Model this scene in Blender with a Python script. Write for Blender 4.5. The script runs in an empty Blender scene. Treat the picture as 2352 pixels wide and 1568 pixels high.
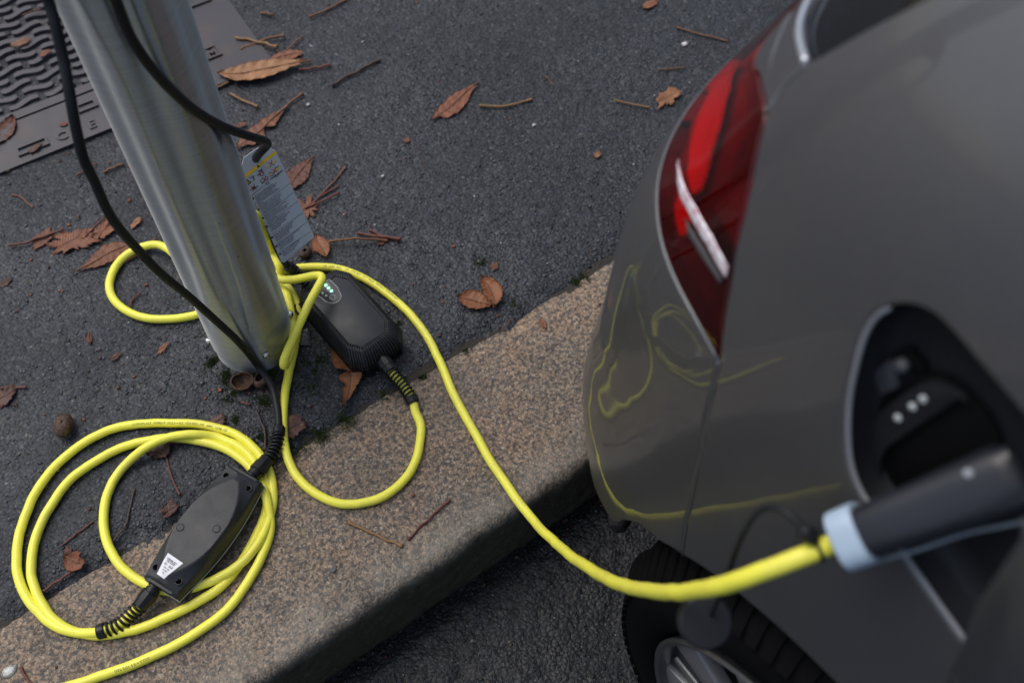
import bpy, bmesh, math, random
import numpy as np
from mathutils import Vector, Matrix, noise
from mathutils.bvhtree import BVHTree
from mathutils.geometry import delaunay_2d_cdt
R = math.radians
random.seed(7); rng = np.random.default_rng(7)
SC = bpy.context.scene
COL = SC.collection
# ------------------------------------------------------------------ camera
F = 2295.0; PX, PY = 1176.0, 784.0; H = 1.25
_z = np.array([40.0, 1416.0, F]); _z /= np.linalg.norm(_z)
_x = np.array([5884.0, 3554.0, -F]); _x -= _z*_x.dot(_z); _x /= np.linalg.norm(_x)
M = np.array([_x, np.cross(_z, _x), _z])                    # camera axes -> world
def ray(px, py): return M @ np.array([px-PX, PY-py, -F])
def G(px, py, z=0.0): d = ray(px, py); return Vector(np.array([0, 0, H]) + d*((z-H)/d[2]))       # surveyed point at height z
def GY(px, py, y): d = ray(px, py); return Vector(np.array([0, 0, H]) + d*(y/d[1]))
def GX(px, py, x): d = ray(px, py); return Vector(np.array([0, 0, H]) + d*(x/d[0]))
def GD(px, py, dep): return Vector(np.array([0, 0, H]) + ray(px, py)*(dep/F))
cam = bpy.data.cameras.new('camera'); cam.sensor_width = 36; cam.sensor_fit = 'HORIZONTAL'
cam.lens = 36*F/2352; cam.clip_start = .02; cam.clip_end = 800
co = bpy.data.objects.new('camera', cam); COL.objects.link(co)
mw = Matrix(M.tolist()).to_4x4(); mw.translation = (0, 0, H); co.matrix_world = mw
cam.dof.use_dof = True; cam.dof.focus_distance = 1.27; cam.dof.aperture_fstop = 3.8; cam.dof.aperture_blades = 9
SC.camera = co
# ------------------------------------------------------------------ sky, sun, exposure
SUN_EL, SUN_AZ = 60, -20
w = bpy.data.worlds.new('World'); SC.world = w; w.use_nodes = True
nt = w.node_tree; nt.nodes.clear()
sky = nt.nodes.new('ShaderNodeTexSky'); sky.sky_type = 'NISHITA'; sky.sun_disc = False
sky.sun_elevation = R(SUN_EL); sky.sun_rotation = R(SUN_AZ); sky.dust_density = 4; sky.ozone_density = 1; sky.air_density = 1
hs = nt.nodes.new('ShaderNodeHueSaturation'); hs.inputs['Saturation'].default_value = .86
bg = nt.nodes.new('ShaderNodeBackground'); bg.inputs['Strength'].default_value = .12
wo = nt.nodes.new('ShaderNodeOutputWorld')
nt.links.new(sky.outputs[0], hs.inputs['Color']); nt.links.new(hs.outputs[0], bg.inputs[0]); nt.links.new(bg.outputs[0], wo.inputs[0])
sl = bpy.data.lights.new('sun', 'SUN'); sl.energy = .8; sl.angle = R(40); sl.color = (1, .985, .96)
so = bpy.data.objects.new('sun', sl); COL.objects.link(so)
so.rotation_euler = (R(90-SUN_EL), 0, R(180-SUN_AZ)); so.location = (0, 0, 5)
SC.view_settings.view_transform = 'Standard'; SC.view_settings.look = 'None'
SC.view_settings.exposure = 0.42; SC.view_settings.gamma = 1; SC.view_settings.use_curve_mapping = False
# ------------------------------------------------------------------ material helpers
class NT:
    def __init__(s, name):
        s.m = bpy.data.materials.new(name); s.m.use_nodes = True; s.t = s.m.node_tree
        s.b = s.t.nodes['Principled BSDF']; s.o = s.t.nodes['Material Output']
        s.tc = None
    def n(s, typ, **kw):
        x = s.t.nodes.new(typ)
        for k, v in kw.items():
            if k in x.inputs: x.inputs[k].default_value = v
            else: setattr(x, k, v)
        return x
    def l(s, a, b): s.t.links.new(a, b)
    def co(s, which='Object'):
        if not s.tc: s.tc = s.n('ShaderNodeTexCoord')
        return s.tc.outputs[which]
    def noise(s, scale, detail=4, rough=.55, vec=None, out='Fac', dist=0):
        x = s.n('ShaderNodeTexNoise', Scale=scale, Detail=detail, Roughness=rough, Distortion=dist); s.l(vec or s.co(), x.inputs['Vector']); return x.outputs[out]
    def vor(s, scale, out='Distance', feature='F1', vec=None, rnd=1.0):
        x = s.n('ShaderNodeTexVoronoi', feature=feature, Scale=scale, Randomness=rnd); s.l(vec or s.co(), x.inputs['Vector']); return x.outputs[out]
    def ramp(s, fac, stops, interp='LINEAR'):
        x = s.n('ShaderNodeValToRGB'); x.color_ramp.interpolation = interp
        e = x.color_ramp.elements
        while len(e) < len(stops): e.new(.5)
        for i, (p, c) in enumerate(stops):
            e[i].position = p; e[i].color = (*(c if isinstance(c, (tuple, list)) else (c, c, c)), 1)
        s.l(fac, x.inputs[0]); return x.outputs[0]
    def mix(s, a, b, fac=.5, mode='MIX'):
        x = s.n('ShaderNodeMix', data_type='RGBA', blend_type=mode)
        for i, v in ((0, fac), (6, a), (7, b)):
            if isinstance(v, (int, float)): x.inputs[i].default_value = v
            elif isinstance(v, tuple): x.inputs[i].default_value = (*v, 1)
            else: s.l(v, x.inputs[i])
        return x.outputs[2]
    def math(s, op, a, b=0.0, c=0.0):
        x = s.n('ShaderNodeMath', operation=op)
        for i, v in enumerate((a, b, c)):
            if isinstance(v, (int, float)): x.inputs[i].default_value = v
            else: s.l(v, x.inputs[i])
        return x.outputs[0]
    def bump(s, h, dist, strength=1.0, nrm=None):
        x = s.n('ShaderNodeBump', Strength=strength, Distance=dist); s.l(h, x.inputs['Height'])
        if nrm: s.l(nrm, x.inputs['Normal'])
        return x.outputs[0]
    def set(s, **kw):
        for k, v in kw.items():
            k = k.replace('_', ' ')
            if isinstance(v, (int, float)): s.b.inputs[k].default_value = v
            elif isinstance(v, tuple): s.b.inputs[k].default_value = (*v, 1) if len(v) == 3 else v
            else: s.l(v, s.b.inputs[k])
        return s.m
def plain(name, col, rough=.5, metal=0.0, var=.12, bump=0.0, bscale=400, **kw):
    t = NT(name); n = t.noise(60, 5); a = tuple(c*(1-var) for c in col); b = tuple(min(1, c*(1+var)) for c in col)
    c = t.mix(a, b, n)
    t.set(Base_Color=c, Roughness=t.math('MULTIPLY_ADD', t.noise(35, 4), .16, rough-.08), Metallic=metal, **kw)
    if bump: t.set(Normal=t.bump(t.noise(bscale, 3), bump))
    return t.m
# ------------------------------------------------------------------ object helpers
def link(name, me, mat=None, parent=None, smooth=False):
    o = bpy.data.objects.new(name, me); COL.objects.link(o)
    if mat is not None:
        for mm in (mat if isinstance(mat, (list, tuple)) else [mat]): me.materials.append(mm)
    if smooth and len(me.polygons): me.polygons.foreach_set('use_smooth', [True]*len(me.polygons))
    if parent: o.parent = parent
    return o
def mesh(verts, faces):
    me = bpy.data.meshes.new('mesh'); me.from_pydata([tuple(v) for v in verts], [], faces); me.update(); return me
def obj(name, verts, faces, mat, parent=None, smooth=False): return link(name, mesh(verts, faces), mat, parent, smooth)
def tag(o, label=None, cat=None, group=None, kind=None):
    for k, v in (('label', label), ('category', cat), ('group', group), ('kind', kind)):
        if v: o[k] = v
    return o
def empty(name, label, cat, loc=(0, 0, 0), group=None):
    o = bpy.data.objects.new(name, None); COL.objects.link(o); o.location = loc; o.empty_display_size = .02
    bpy.context.view_layer.update()
    return tag(o, label, cat, group)
def adopt(parent, *objs):            # children authored in world space
    inv = Matrix.Translation(-Vector(parent.location))
    for o in objs: o.parent = parent; o.matrix_parent_inverse = inv
    return objs[0] if len(objs) == 1 else objs
def bm_obj(name, bm, mat, parent=None, smooth=False):
    me = bpy.data.meshes.new(name); bm.normal_update(); bm.to_mesh(me); bm.free(); return link(name, me, mat, parent, smooth)
def autosmooth(o, ang=40):
    me = o.data; me.polygons.foreach_set('use_smooth', [True]*len(me.polygons))
    bm = bmesh.new(); bm.from_mesh(me)
    for e in bm.edges:
        if len(e.link_faces) == 2 and e.calc_face_angle(0) > R(ang): e.smooth = False
    bm.to_mesh(me); bm.free(); return o
def spline(pts, step=.004):           # centripetal Catmull-Rom through pts, evenly resampled
    p = [np.array(q, float) for q in pts]
    p = [2*p[0]-p[1]] + p + [2*p[-1]-p[-2]]
    out = []
    for i in range(1, len(p)-2):
        p0, p1, p2, p3 = p[i-1:i+3]
        k = lambda a, b: max(1e-5, np.linalg.norm(b[:3]-a[:3])**.5)
        t0 = 0; t1 = t0+k(p0, p1); t2 = t1+k(p1, p2); t3 = t2+k(p2, p3)
        n = max(2, int(np.linalg.norm(p2[:3]-p1[:3])/step*1.3))
        for t in np.linspace(t1, t2, n, endpoint=False):
            a1 = (t1-t)/(t1-t0)*p0+(t-t0)/(t1-t0)*p1; a2 = (t2-t)/(t2-t1)*p1+(t-t1)/(t2-t1)*p2; a3 = (t3-t)/(t3-t2)*p2+(t-t2)/(t3-t2)*p3
            b1 = (t2-t)/(t2-t0)*a1+(t-t0)/(t2-t0)*a2; b2 = (t3-t)/(t3-t1)*a2+(t-t1)/(t3-t1)*a3
            out.append((t2-t)/(t2-t1)*b1+(t-t1)/(t2-t1)*b2)
    out.append(p[-2]); out = np.array(out)
    s = np.r_[0, np.cumsum(np.linalg.norm(np.diff(out[:, :3], axis=0), axis=1))]
    n = max(2, int(s[-1]/step)); ss = np.linspace(0, s[-1], n+1)
    return np.stack([np.interp(ss, s, out[:, j]) for j in range(out.shape[1])], 1)
def frames(c):
    t = np.gradient(c, axis=0); t /= np.linalg.norm(t, axis=1)[:, None]+1e-12
    n = np.cross(t[0], [0, 0, 1.0])
    if np.linalg.norm(n) < 1e-3: n = np.cross(t[0], [1.0, 0, 0])
    n /= np.linalg.norm(n); N = [n]
    for i in range(1, len(c)):
        n = N[-1]-t[i]*N[-1].dot(t[i]); n /= np.linalg.norm(n); N.append(n)
    N = np.array(N); return t, N, np.cross(t, N)
def tube_mesh(c, r, seg=12, caps=True):
    c = np.array(c)[:, :3]; r = np.broadcast_to(np.array(r, float), (len(c),)); t, N, B = frames(c)
    a = np.linspace(0, 2*math.pi, seg, endpoint=False)
    v = c[:, None]+r[:, None, None]*(np.cos(a)[None, :, None]*N[:, None]+np.sin(a)[None, :, None]*B[:, None])
    v = v.reshape(-1, 3); f = []
    for i in range(len(c)-1):
        for j in range(seg):
            k = (j+1) % seg; f.append((i*seg+j, i*seg+k, (i+1)*seg+k, (i+1)*seg+j))
    if caps: f += [tuple(range(seg))[::-1], tuple((len(c)-1)*seg+j for j in range(seg))]
    return v, f
def tube(name, pts, r, mat, parent=None, seg=14, step=.004, wob=0):
    c = spline(pts, step); rr = r
    if wob:
        sl_ = np.arange(len(c))*step; env = np.clip(np.minimum(sl_, sl_[-1]-sl_)/.05, 0, 1)
        for ax_ in (0, 1): c[:, ax_] += env*wob*np.array([noise.noise(Vector((q*22, 7+ax_*5, len(c)*.1)))+.5*noise.noise(Vector((q*60, 3+ax_*5, 1))) for q in sl_])
    if hasattr(r, '__len__'): rr = np.interp(np.linspace(0, 1, len(c)), np.linspace(0, 1, len(r)), r)
    v, f = tube_mesh(c, rr, seg); o = obj(name, v, f, mat, None, True)
    if parent: adopt(parent, o)
    return o, c
def lathe(name, prof, origin, axis, mat, parent=None, seg=28, smooth=True, ang=35):   # prof: (distance along axis, radius)
    ax = Vector(axis).normalized(); q = ax.to_track_quat('Z', 'Y'); v = []; f = []
    for (d, r) in prof:
        for j in range(seg):
            a = 2*math.pi*j/seg; v.append(Vector(origin)+q @ Vector((r*math.cos(a), r*math.sin(a), d)))
    n = len(prof)
    for i in range(n-1):
        for j in range(seg): k = (j+1) % seg; f.append((i*seg+j, i*seg+k, (i+1)*seg+k, (i+1)*seg+j))
    f += [tuple(range(seg))[::-1], tuple((n-1)*seg+j for j in range(seg))]
    o = obj(name, v, f, mat)
    if smooth: autosmooth(o, ang)
    if parent: adopt(parent, o)
    return o
def prism(name, poly, frame, h0, h1, mat, parent=None, bevel=0.0, bseg=2):  # poly in frame xy, extruded h0..h1 along frame z
    bm = bmesh.new(); vs = [bm.verts.new(frame @ Vector((x, y, h0))) for x, y in poly]; f = bm.faces.new(vs)
    r = bmesh.ops.extrude_face_region(bm, geom=[f]); up = (frame.to_3x3() @ Vector((0, 0, 1)))*(h1-h0)
    bmesh.ops.translate(bm, verts=[g for g in r['geom'] if isinstance(g, bmesh.types.BMVert)], vec=up)
    bmesh.ops.recalc_face_normals(bm, faces=bm.faces)
    if bevel: bmesh.ops.bevel(bm, geom=list(bm.edges), offset=bevel, segments=bseg, affect='EDGES', profile=.5, clamp_overlap=True)
    o = bm_obj(name, bm, mat)
    if bevel: autosmooth(o, 35)
    if parent: adopt(parent, o)
    return o
def frame_from(origin, xdir, zdir=(0, 0, 1)):
    z = Vector(zdir).normalized(); x = Vector(xdir); x = (x-z*x.dot(z)).normalized(); y = z.cross(x)
    m = Matrix((x, y, z)).transposed().to_4x4(); m.translation = origin; return m
def nz(x, y, s, o=0.0): return noise.noise(Vector((x*s+o, y*s-o, o*.37)))
def fbm(x, y, s, oct=4, o=0.0): return noise.fractal(Vector((x*s+o, y*s+o*2, o)), .7, 2.1, oct)
def text_mesh(body, size, frame, mat, name='print', parent=None, align='LEFT', thick=0.0, bold=0.0):
    c = bpy.data.curves.new('t', 'FONT'); c.body = body; c.size = size; c.align_x = align; c.extrude = thick; c.resolution_u = 2; c.offset = bold; c.space_line = 1.0
    o = bpy.data.objects.new('t', c); COL.objects.link(o); bpy.context.view_layer.update()
    me = bpy.data.meshes.new_from_object(o.evaluated_get(bpy.context.evaluated_depsgraph_get()))
    bpy.data.objects.remove(o); bpy.data.curves.remove(c)
    me.transform(frame); o = link(name, me, mat)
    if parent: adopt(parent, o)
    return o
def flat_polys(name, polys, frame, z, mat, parent=None):      # flat printed shapes
    v = []; f = []
    for p in polys:
        b = len(v); v += [frame @ Vector((x, y, z)) for x, y in p]; f.append(tuple(range(b, len(v))))
    o = obj(name, v, f, mat)
    if parent: adopt(parent, o)
    return o
def stroke(pts, wd):               # polyline -> quads
    out = []
    for a, b in zip(pts[:-1], pts[1:]):
        a = Vector(a); b = Vector(b); d = (b-a); 
        if d.length < 1e-6: continue
        n = Vector((-d.y, d.x)).normalized()*wd/2; e = d.normalized()*wd*.2
        out.append([tuple(a-n-e), tuple(b-n+e), tuple(b+n+e), tuple(a+n-e)])
    return out
# ------------------------------------------------------------------ materials
def asphalt(name, tone, coarse=1.0):
    t = NT(name); c = t.co()
    warp = t.n('ShaderNodeMix', data_type='VECTOR'); warp.inputs[0].default_value = .004
    t.l(c, warp.inputs[4]); t.l(t.noise(90, 2, out='Color'), warp.inputs[5]); wv = warp.outputs[1]
    d1 = t.vor(190*coarse, 'Distance', vec=wv); c1 = t.vor(190*coarse, 'Color', vec=wv)
    d2 = t.vor(420*coarse, 'Distance', vec=wv); c2 = t.vor(420*coarse, 'Color', vec=wv)
    sep = t.n('ShaderNodeSeparateColor'); t.l(c1, sep.inputs[0]); s2 = t.n('ShaderNodeSeparateColor'); t.l(c2, s2.inputs[0])
    k = tone
    base = t.ramp(sep.outputs[0], [(0, (.014*k, .017*k, .021*k)), (.55, (.031*k, .037*k, .047*k)), (.86, (.052*k, .061*k, .076*k)), (.965, (.095*k, .10*k, .115*k)), (1, (.14*k, .135*k, .13*k))])
    fine = t.ramp(s2.outputs[1], [(0, (.02*k, .022*k, .026*k)), (.9, (.048*k, .053*k, .062*k)), (.985, (.09*k, .09*k, .09*k)), (1, (.30, .29, .27))])
    col = t.mix(base, fine, .5)
    edge = t.ramp(d1, [(0.25, 1.0), (.75, .35)]); col = t.mix(col, edge, .55, 'MULTIPLY')
    big = t.ramp(t.noise(3.2, 5, .6), [(.3, .66), (.7, 1.22)]); col = t.mix(col, big, .8, 'MULTIPLY')
    brown = t.ramp(t.noise(28, 5, .7), [(.62, 0.0), (.75, .35)]); col = t.mix(col, (.05*k, .032*k, .022*k), brown)
    rough = t.ramp(t.noise(5, 4), [(.35, .42), (.65, .62)])
    t.set(Base_Color=col, Roughness=rough, Specular_IOR_Level=.32)
    h = t.math('ADD', t.math('MULTIPLY', t.math('SUBTRACT', 1.0, d1), 1.0), t.math('MULTIPLY', t.math('SUBTRACT', 1.0, d2), .35))
    h = t.math('ADD', h, t.math('MULTIPLY', t.noise(60, 3), 1.6)); h = t.math('ADD', h, t.math('MULTIPLY', sep.outputs[1], .5))
    t.set(Normal=t.bump(h, .0017, .9)); return t.m
M_pave = asphalt('asphalt_pavement', .95)
M_road = asphalt('asphalt_road', .60, .9)
def granite():
    t = NT('granite'); c = t.co()
    c1 = t.vor(330, 'Color', vec=c); c2 = t.vor(520, 'Color'); s1 = t.n('ShaderNodeSeparateColor'); t.l(c1, s1.inputs[0]); s2 = t.n('ShaderNodeSeparateColor'); t.l(c2, s2.inputs[0])
    a = t.ramp(s1.outputs[0], [(0, (.06, .06, .065)), (.22, (.17, .15, .125)), (.45, (.32, .245, .165)), (.7, (.28, .195, .13)), (.88, (.42, .37, .28)), (1, (.56, .52, .45))])
    b = t.ramp(s2.outputs[1], [(0, (.06, .06, .065)), (.3, (.20, .17, .14)), (.7, (.35, .26, .175)), (1, (.50, .44, .38))])
    col = t.mix(a, b, .5)
    dk = t.ramp(t.noise(165, 4, .7), [(.49, 0.0), (.56, .88)]); col = t.mix(col, (.062, .064, .066), dk)
    big = t.ramp(t.noise(9, 6, .65), [(.3, (.44, .43, .42)), (.5, (.74, .67, .59)), (.72, (1.02, .78, .60))]); col = t.mix(col, big, .85, 'MULTIPLY')
    g = t.n('ShaderNodeNewGeometry'); sp = t.n('ShaderNodeSeparateXYZ'); t.l(c, sp.inputs[0])
    # the upright face is stained dark by road splash
    dirt = t.ramp(t.math('ADD', sp.outputs[2], t.math('MULTIPLY', t.math('SUBTRACT', t.noise(22, 5, .7), .5), .03)), [(0, 0.0), (1, 0.0)])
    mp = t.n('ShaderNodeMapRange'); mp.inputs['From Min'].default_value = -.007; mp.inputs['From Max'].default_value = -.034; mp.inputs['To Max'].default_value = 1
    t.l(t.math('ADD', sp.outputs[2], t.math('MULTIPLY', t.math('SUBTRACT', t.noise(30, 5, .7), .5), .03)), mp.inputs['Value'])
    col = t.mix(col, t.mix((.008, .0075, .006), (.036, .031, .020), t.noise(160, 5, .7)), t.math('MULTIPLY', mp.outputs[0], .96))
    rust = t.ramp(t.noise(26, 5, .75), [(.6, 0.0), (.72, .6)]); 
    mr = t.n('ShaderNodeMapRange'); mr.inputs['From Min'].default_value = .43; mr.inputs['From Max'].default_value = .40; t.l(sp.outputs[1], mr.inputs['Value'])
    col = t.mix(col, (.22, .10, .045), t.math('MULTIPLY', rust, mr.outputs[0]))
    gr = t.n('ShaderNodeMapRange'); gr.inputs['From Min'].default_value = .475; gr.inputs['From Max'].default_value = .415; t.l(sp.outputs[1], gr.inputs['Value'])
    col = t.mix(col, (.235, .225, .19), t.math('MULTIPLY', gr.outputs[0], t.ramp(t.noise(18, 4), [(.35, .10), (.65, .6)])))
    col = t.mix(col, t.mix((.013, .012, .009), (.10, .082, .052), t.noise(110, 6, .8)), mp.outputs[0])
    t.set(Base_Color=col, Roughness=t.ramp(t.noise(12, 3), [(.3, .5), (.7, .75)]))
    h = t.math('ADD', t.math('MULTIPLY', t.noise(150, 4, .7), 1.0), t.math('MULTIPLY', t.vor(330), -.35))
    t.set(Normal=t.bump(h, .0022, .9)); return t.m
M_granite = granite()
def yellow():
    t = NT('yellow_cable_sheath'); n = t.ramp(t.noise(18, 5, .65), [(.48, 0.0), (.72, .55)])
    col = t.mix((.90, .86, .085), (.66, .61, .12), n)
    sp = t.ramp(t.noise(420, 2), [(.72, 0.0), (.76, .7)]); col = t.mix(col, (.30, .24, .05), sp)
    t.set(Base_Color=col, Roughness=.38, Specular_IOR_Level=.45, Normal=t.bump(t.noise(300, 3), .0002, .6)); return t.m
M_yel = yellow()
M_blk = plain('black_rubber', (.013, .0145, .017), .45, Specular_IOR_Level=.28, var=.2, bump=.0002)
M_blk2 = plain('black_nylon', (.009, .010, .0115), .36, Specular_IOR_Level=.30, var=.25, bump=.0001, bscale=900)
def box_plastic():
    t = NT('scuffed_black_plastic'); n = t.noise(40, 6, .7); dust = t.ramp(t.noise(700, 2), [(.70, 0.0), (.76, .35)])
    col = t.mix((.016, .018, .021), (.034, .037, .042), n); col = t.mix(col, (.2, .2, .2), dust)
    sc = t.n('ShaderNodeMapping'); sc.inputs['Scale'].default_value = (20, 160, 20); sc.inputs['Rotation'].default_value = (0, 0, .9); t.l(t.co(), sc.inputs[0])
    s = t.ramp(t.noise(3, 4, .8, vec=sc.outputs[0]), [(.68, 0.0), (.74, .22)]); col = t.mix(col, (.14, .14, .15), s)
    t.set(Base_Color=col, Specular_IOR_Level=.33, Roughness=t.ramp(n, [(.3, .34), (.7, .52)]), Normal=t.bump(t.noise(1400, 2), .0001, .8)); return t.m
M_box = box_plastic()
def steel():
    t = NT('brushed_steel'); mp = t.n('ShaderNodeMapping'); mp.inputs['Scale'].default_value = (7, 7, 420); t.l(t.co(), mp.inputs[0])
    st = t.noise(1.0, 5, .7, vec=mp.outputs[0]); cl = t.noise(14, 5, .6)
    col = t.mix((.40, .42, .41), (.70, .72, .705), st); col = t.mix(col, (.40, .41, .40), t.ramp(cl, [(.5, 0.0), (.75, .6)]))
    tg_ = t.n('ShaderNodeTangent', direction_type='RADIAL', axis='Z'); t.l(tg_.outputs[0], t.b.inputs['Tangent'])
    pit = t.ramp(t.noise(160, 2), [(.74, 0.0), (.78, .6)]); col = t.mix(col, (.12, .11, .10), pit)
    t.set(Base_Color=col, Metallic=1.0, Roughness=t.math('MULTIPLY_ADD', cl, .10, .32), Anisotropic=.97, Anisotropic_Rotation=0.25)
    t.set(Normal=t.bump(st, .0001, .4)); return t.m
M_steel = steel()
M_screw = plain('polished_steel', (.62, .61, .59), .22, 1.0)
def iron():
    t = NT('cast_iron'); n = t.noise(30, 6, .7); col = t.mix((.024, .025, .031), (.055, .052, .060), n)
    col = t.mix(col, (.10, .055, .035), t.ramp(t.noise(9, 5), [(.55, 0.0), (.8, .45)]))
    t.set(Base_Color=col, Metallic=.35, Roughness=t.ramp(n, [(.3, .32), (.7, .52)]), Normal=t.bump(t.noise(420, 4), .0006, .8)); return t.m
M_iron = iron()
def leafmat(name, c0, c1):
    t = NT(name); uv = t.co('UV'); sp = t.n('ShaderNodeSeparateXYZ'); t.l(uv, sp.inputs[0])
    u, v = sp.outputs[0], sp.outputs[1]; av = t.math('ABSOLUTE', t.math('SUBTRACT', v, .5))
    ph = t.math('MULTIPLY', t.math('SUBTRACT', u, t.math('MULTIPLY', av, .55)), 15.0)
    fr = t.math('ABSOLUTE', t.math('SUBTRACT', t.math('FRACT', ph), .5))
    vein = t.ramp(fr, [(0.0, 1.0), (.10, 0.0)]); mid = t.ramp(av, [(0.0, 1.0), (.035, 0.0)])
    vv = t.math('MAXIMUM', vein, mid)
    n = t.noise(45, 6, .7); col = t.mix(c0, c1, t.ramp(n, [(.3, 0.0), (.7, 1.0)]))
    col = t.mix(col, tuple(x*.35 for x in c0), t.ramp(t.noise(110, 4, .7), [(.58, 0.0), (.72, .75)]))
    col = t.mix(col, tuple(x*.5 for x in c0), t.math('MULTIPLY', vv, .65))
    oi = t.n('ShaderNodeObjectInfo'); col = t.mix(col, t.ramp(oi.outputs['Random'], [(0, (.55, .50, .50)), (.4, (.85, .82, .8)), (.7, (1.1, 1.05, .95)), (1, (1.25, 1.35, 1.3))]), 1.0, 'MULTIPLY')
    t.set(Base_Color=col, Roughness=.55, Normal=t.bump(t.math('ADD', t.math('MULTIPLY', vv, -1.0), t.math('MULTIPLY', n, .8)), .0012, .8)); return t.m
M_leafs = [leafmat('leaf_orange_brown', (.13, .042, .020), (.25, .092, .042)), leafmat('leaf_tan', (.19, .078, .034), (.33, .155, .066)),
           leafmat('leaf_dark_red', (.045, .018, .012), (.10, .036, .022)), leafmat('leaf_ginger', (.20, .068, .022), (.31, .12, .042))]
def twigmat(name, c0, c1):
    t = NT(name); mp = t.n('ShaderNodeMapping'); mp.inputs['Scale'].default_value = (1, 1, 1); t.l(t.co(), mp.inputs[0])
    n = t.noise(130, 5, .7, vec=mp.outputs[0]); t.set(Base_Color=t.mix(c0, c1, n), Roughness=.6, Normal=t.bump(n, .0006, .8)); return t.m
M_twigs = [twigmat('twig_brown', (.075, .030, .014), (.23, .105, .048)), twigmat('twig_red', (.065, .018, .012), (.17, .052, .030)),
           twigmat('twig_ochre', (.12, .058, .022), (.33, .185, .07)), twigmat('twig_dark', (.03, .018, .014), (.075, .045, .035))]
# ------------------------------------------------------------------ ground
KB, KF = .644, .397           # back and front line of the kerb stone
ROADZ = -.14
PR, PC = .0586, (.1588, .835)  # post radius and centre
def grid(name, xs, ys, zf, mat):
    nx, ny = len(xs), len(ys); X, Y = np.meshgrid(xs, ys); Z = zf(X, Y)
    v = np.stack([X.ravel(), Y.ravel(), Z.ravel()], 1); i = np.arange(nx*ny).reshape(ny, nx)
    f = np.stack([i[:-1, :-1].ravel(), i[:-1, 1:].ravel(), i[1:, 1:].ravel(), i[1:, :-1].ravel()], 1)
    me = bpy.data.meshes.new(name); me.vertices.add(len(v)); me.vertices.foreach_set('co', v.ravel())
    me.loops.add(f.size); me.loops.foreach_set('vertex_index', f.ravel()); me.polygons.add(len(f))
    me.polygons.foreach_set('loop_start', np.arange(0, f.size, 4)); me.polygons.foreach_set('loop_total', np.full(len(f), 4)); me.update(calc_edges=True)
    return link(name, me, mat, smooth=True)
def vnoise(X, Y, s, seed=0):          # numpy value noise
    X = X*s+seed*17.3; Y = Y*s-seed*9.1; xi = np.floor(X).astype(int); yi = np.floor(Y).astype(int); fx = X-xi; fy = Y-yi
    fx = fx*fx*(3-2*fx); fy = fy*fy*(3-2*fy)
    def h(a, b):
        q = (a*374761393+b*668265263+seed*1442695) & 0x7fffffff; q = ((q ^ (q >> 13))*1274126177) & 0x7fffffff; return ((q ^ (q >> 16)) & 0xffff)/65535.-.5
    return (h(xi, yi)*(1-fx)+h(xi+1, yi)*fx)*(1-fy)+(h(xi, yi+1)*(1-fx)+h(xi+1, yi+1)*fx)*fy
def fb(X, Y, s, o=4, seed=0, g=.55):
    r = 0; a = 1
    for k in range(o): r = r+a*vnoise(X, Y, s, seed+k); a *= g; s *= 2.1
    return r
def pave_z(X, Y):
    z = .004*fb(X, Y, 2.2, 3, 1)+.0022*fb(X, Y, 70, 3, 5)
    e = np.clip((KB+.05-Y)/.05, 0, 1); z = z-.010*e**2*(1+1.2*vnoise(X, Y, 30, 9))
    near = np.exp(-((X-PC[0])**2+(Y-PC[1])**2)/.16**2); z = z+near*.0035*fb(X, Y, 110, 2, 21)
    return z-.001
far = np.concatenate([[-300, -80, -20, -6, -2.5], np.arange(-1.2, 2.0, .006), [2.6, 6, 20, 80, 300]])
tag(grid('pavement', far, np.concatenate([[KB-.012], np.arange(KB-.004, 2.6, .006), [3, 5, 12, 40, 120, 300]]), pave_z, M_pave), kind='structure')
def road_z(X, Y):
    z = ROADZ+.004*fb(X, Y, 2, 3, 3)+.0028*fb(X, Y, 60, 3, 7)
    c = np.abs(fb(X, Y, 7, 4, 31)); z = z-.007*np.clip(1-c/.022, 0, 1)*np.clip(vnoise(X, Y, 5, 12)*4+.6, 0, 1)
    e = np.clip((Y-(KF-.035))/.035, 0, 1); return z-.012*e
tag(grid('road', np.concatenate([[-300, -80, -20, -6, -2.5], np.arange(-.9, 1.4, .006), [2, 6, 20, 80, 300]]), np.concatenate([[-300, -80, -20, -5, -1.5], np.arange(-.6, KF+.03, .006)]), road_z, M_road), kind='structure')
kerb = bpy.data.objects.new('kerb', None); COL.objects.link(kerb); tag(kerb, kind='structure')
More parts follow.
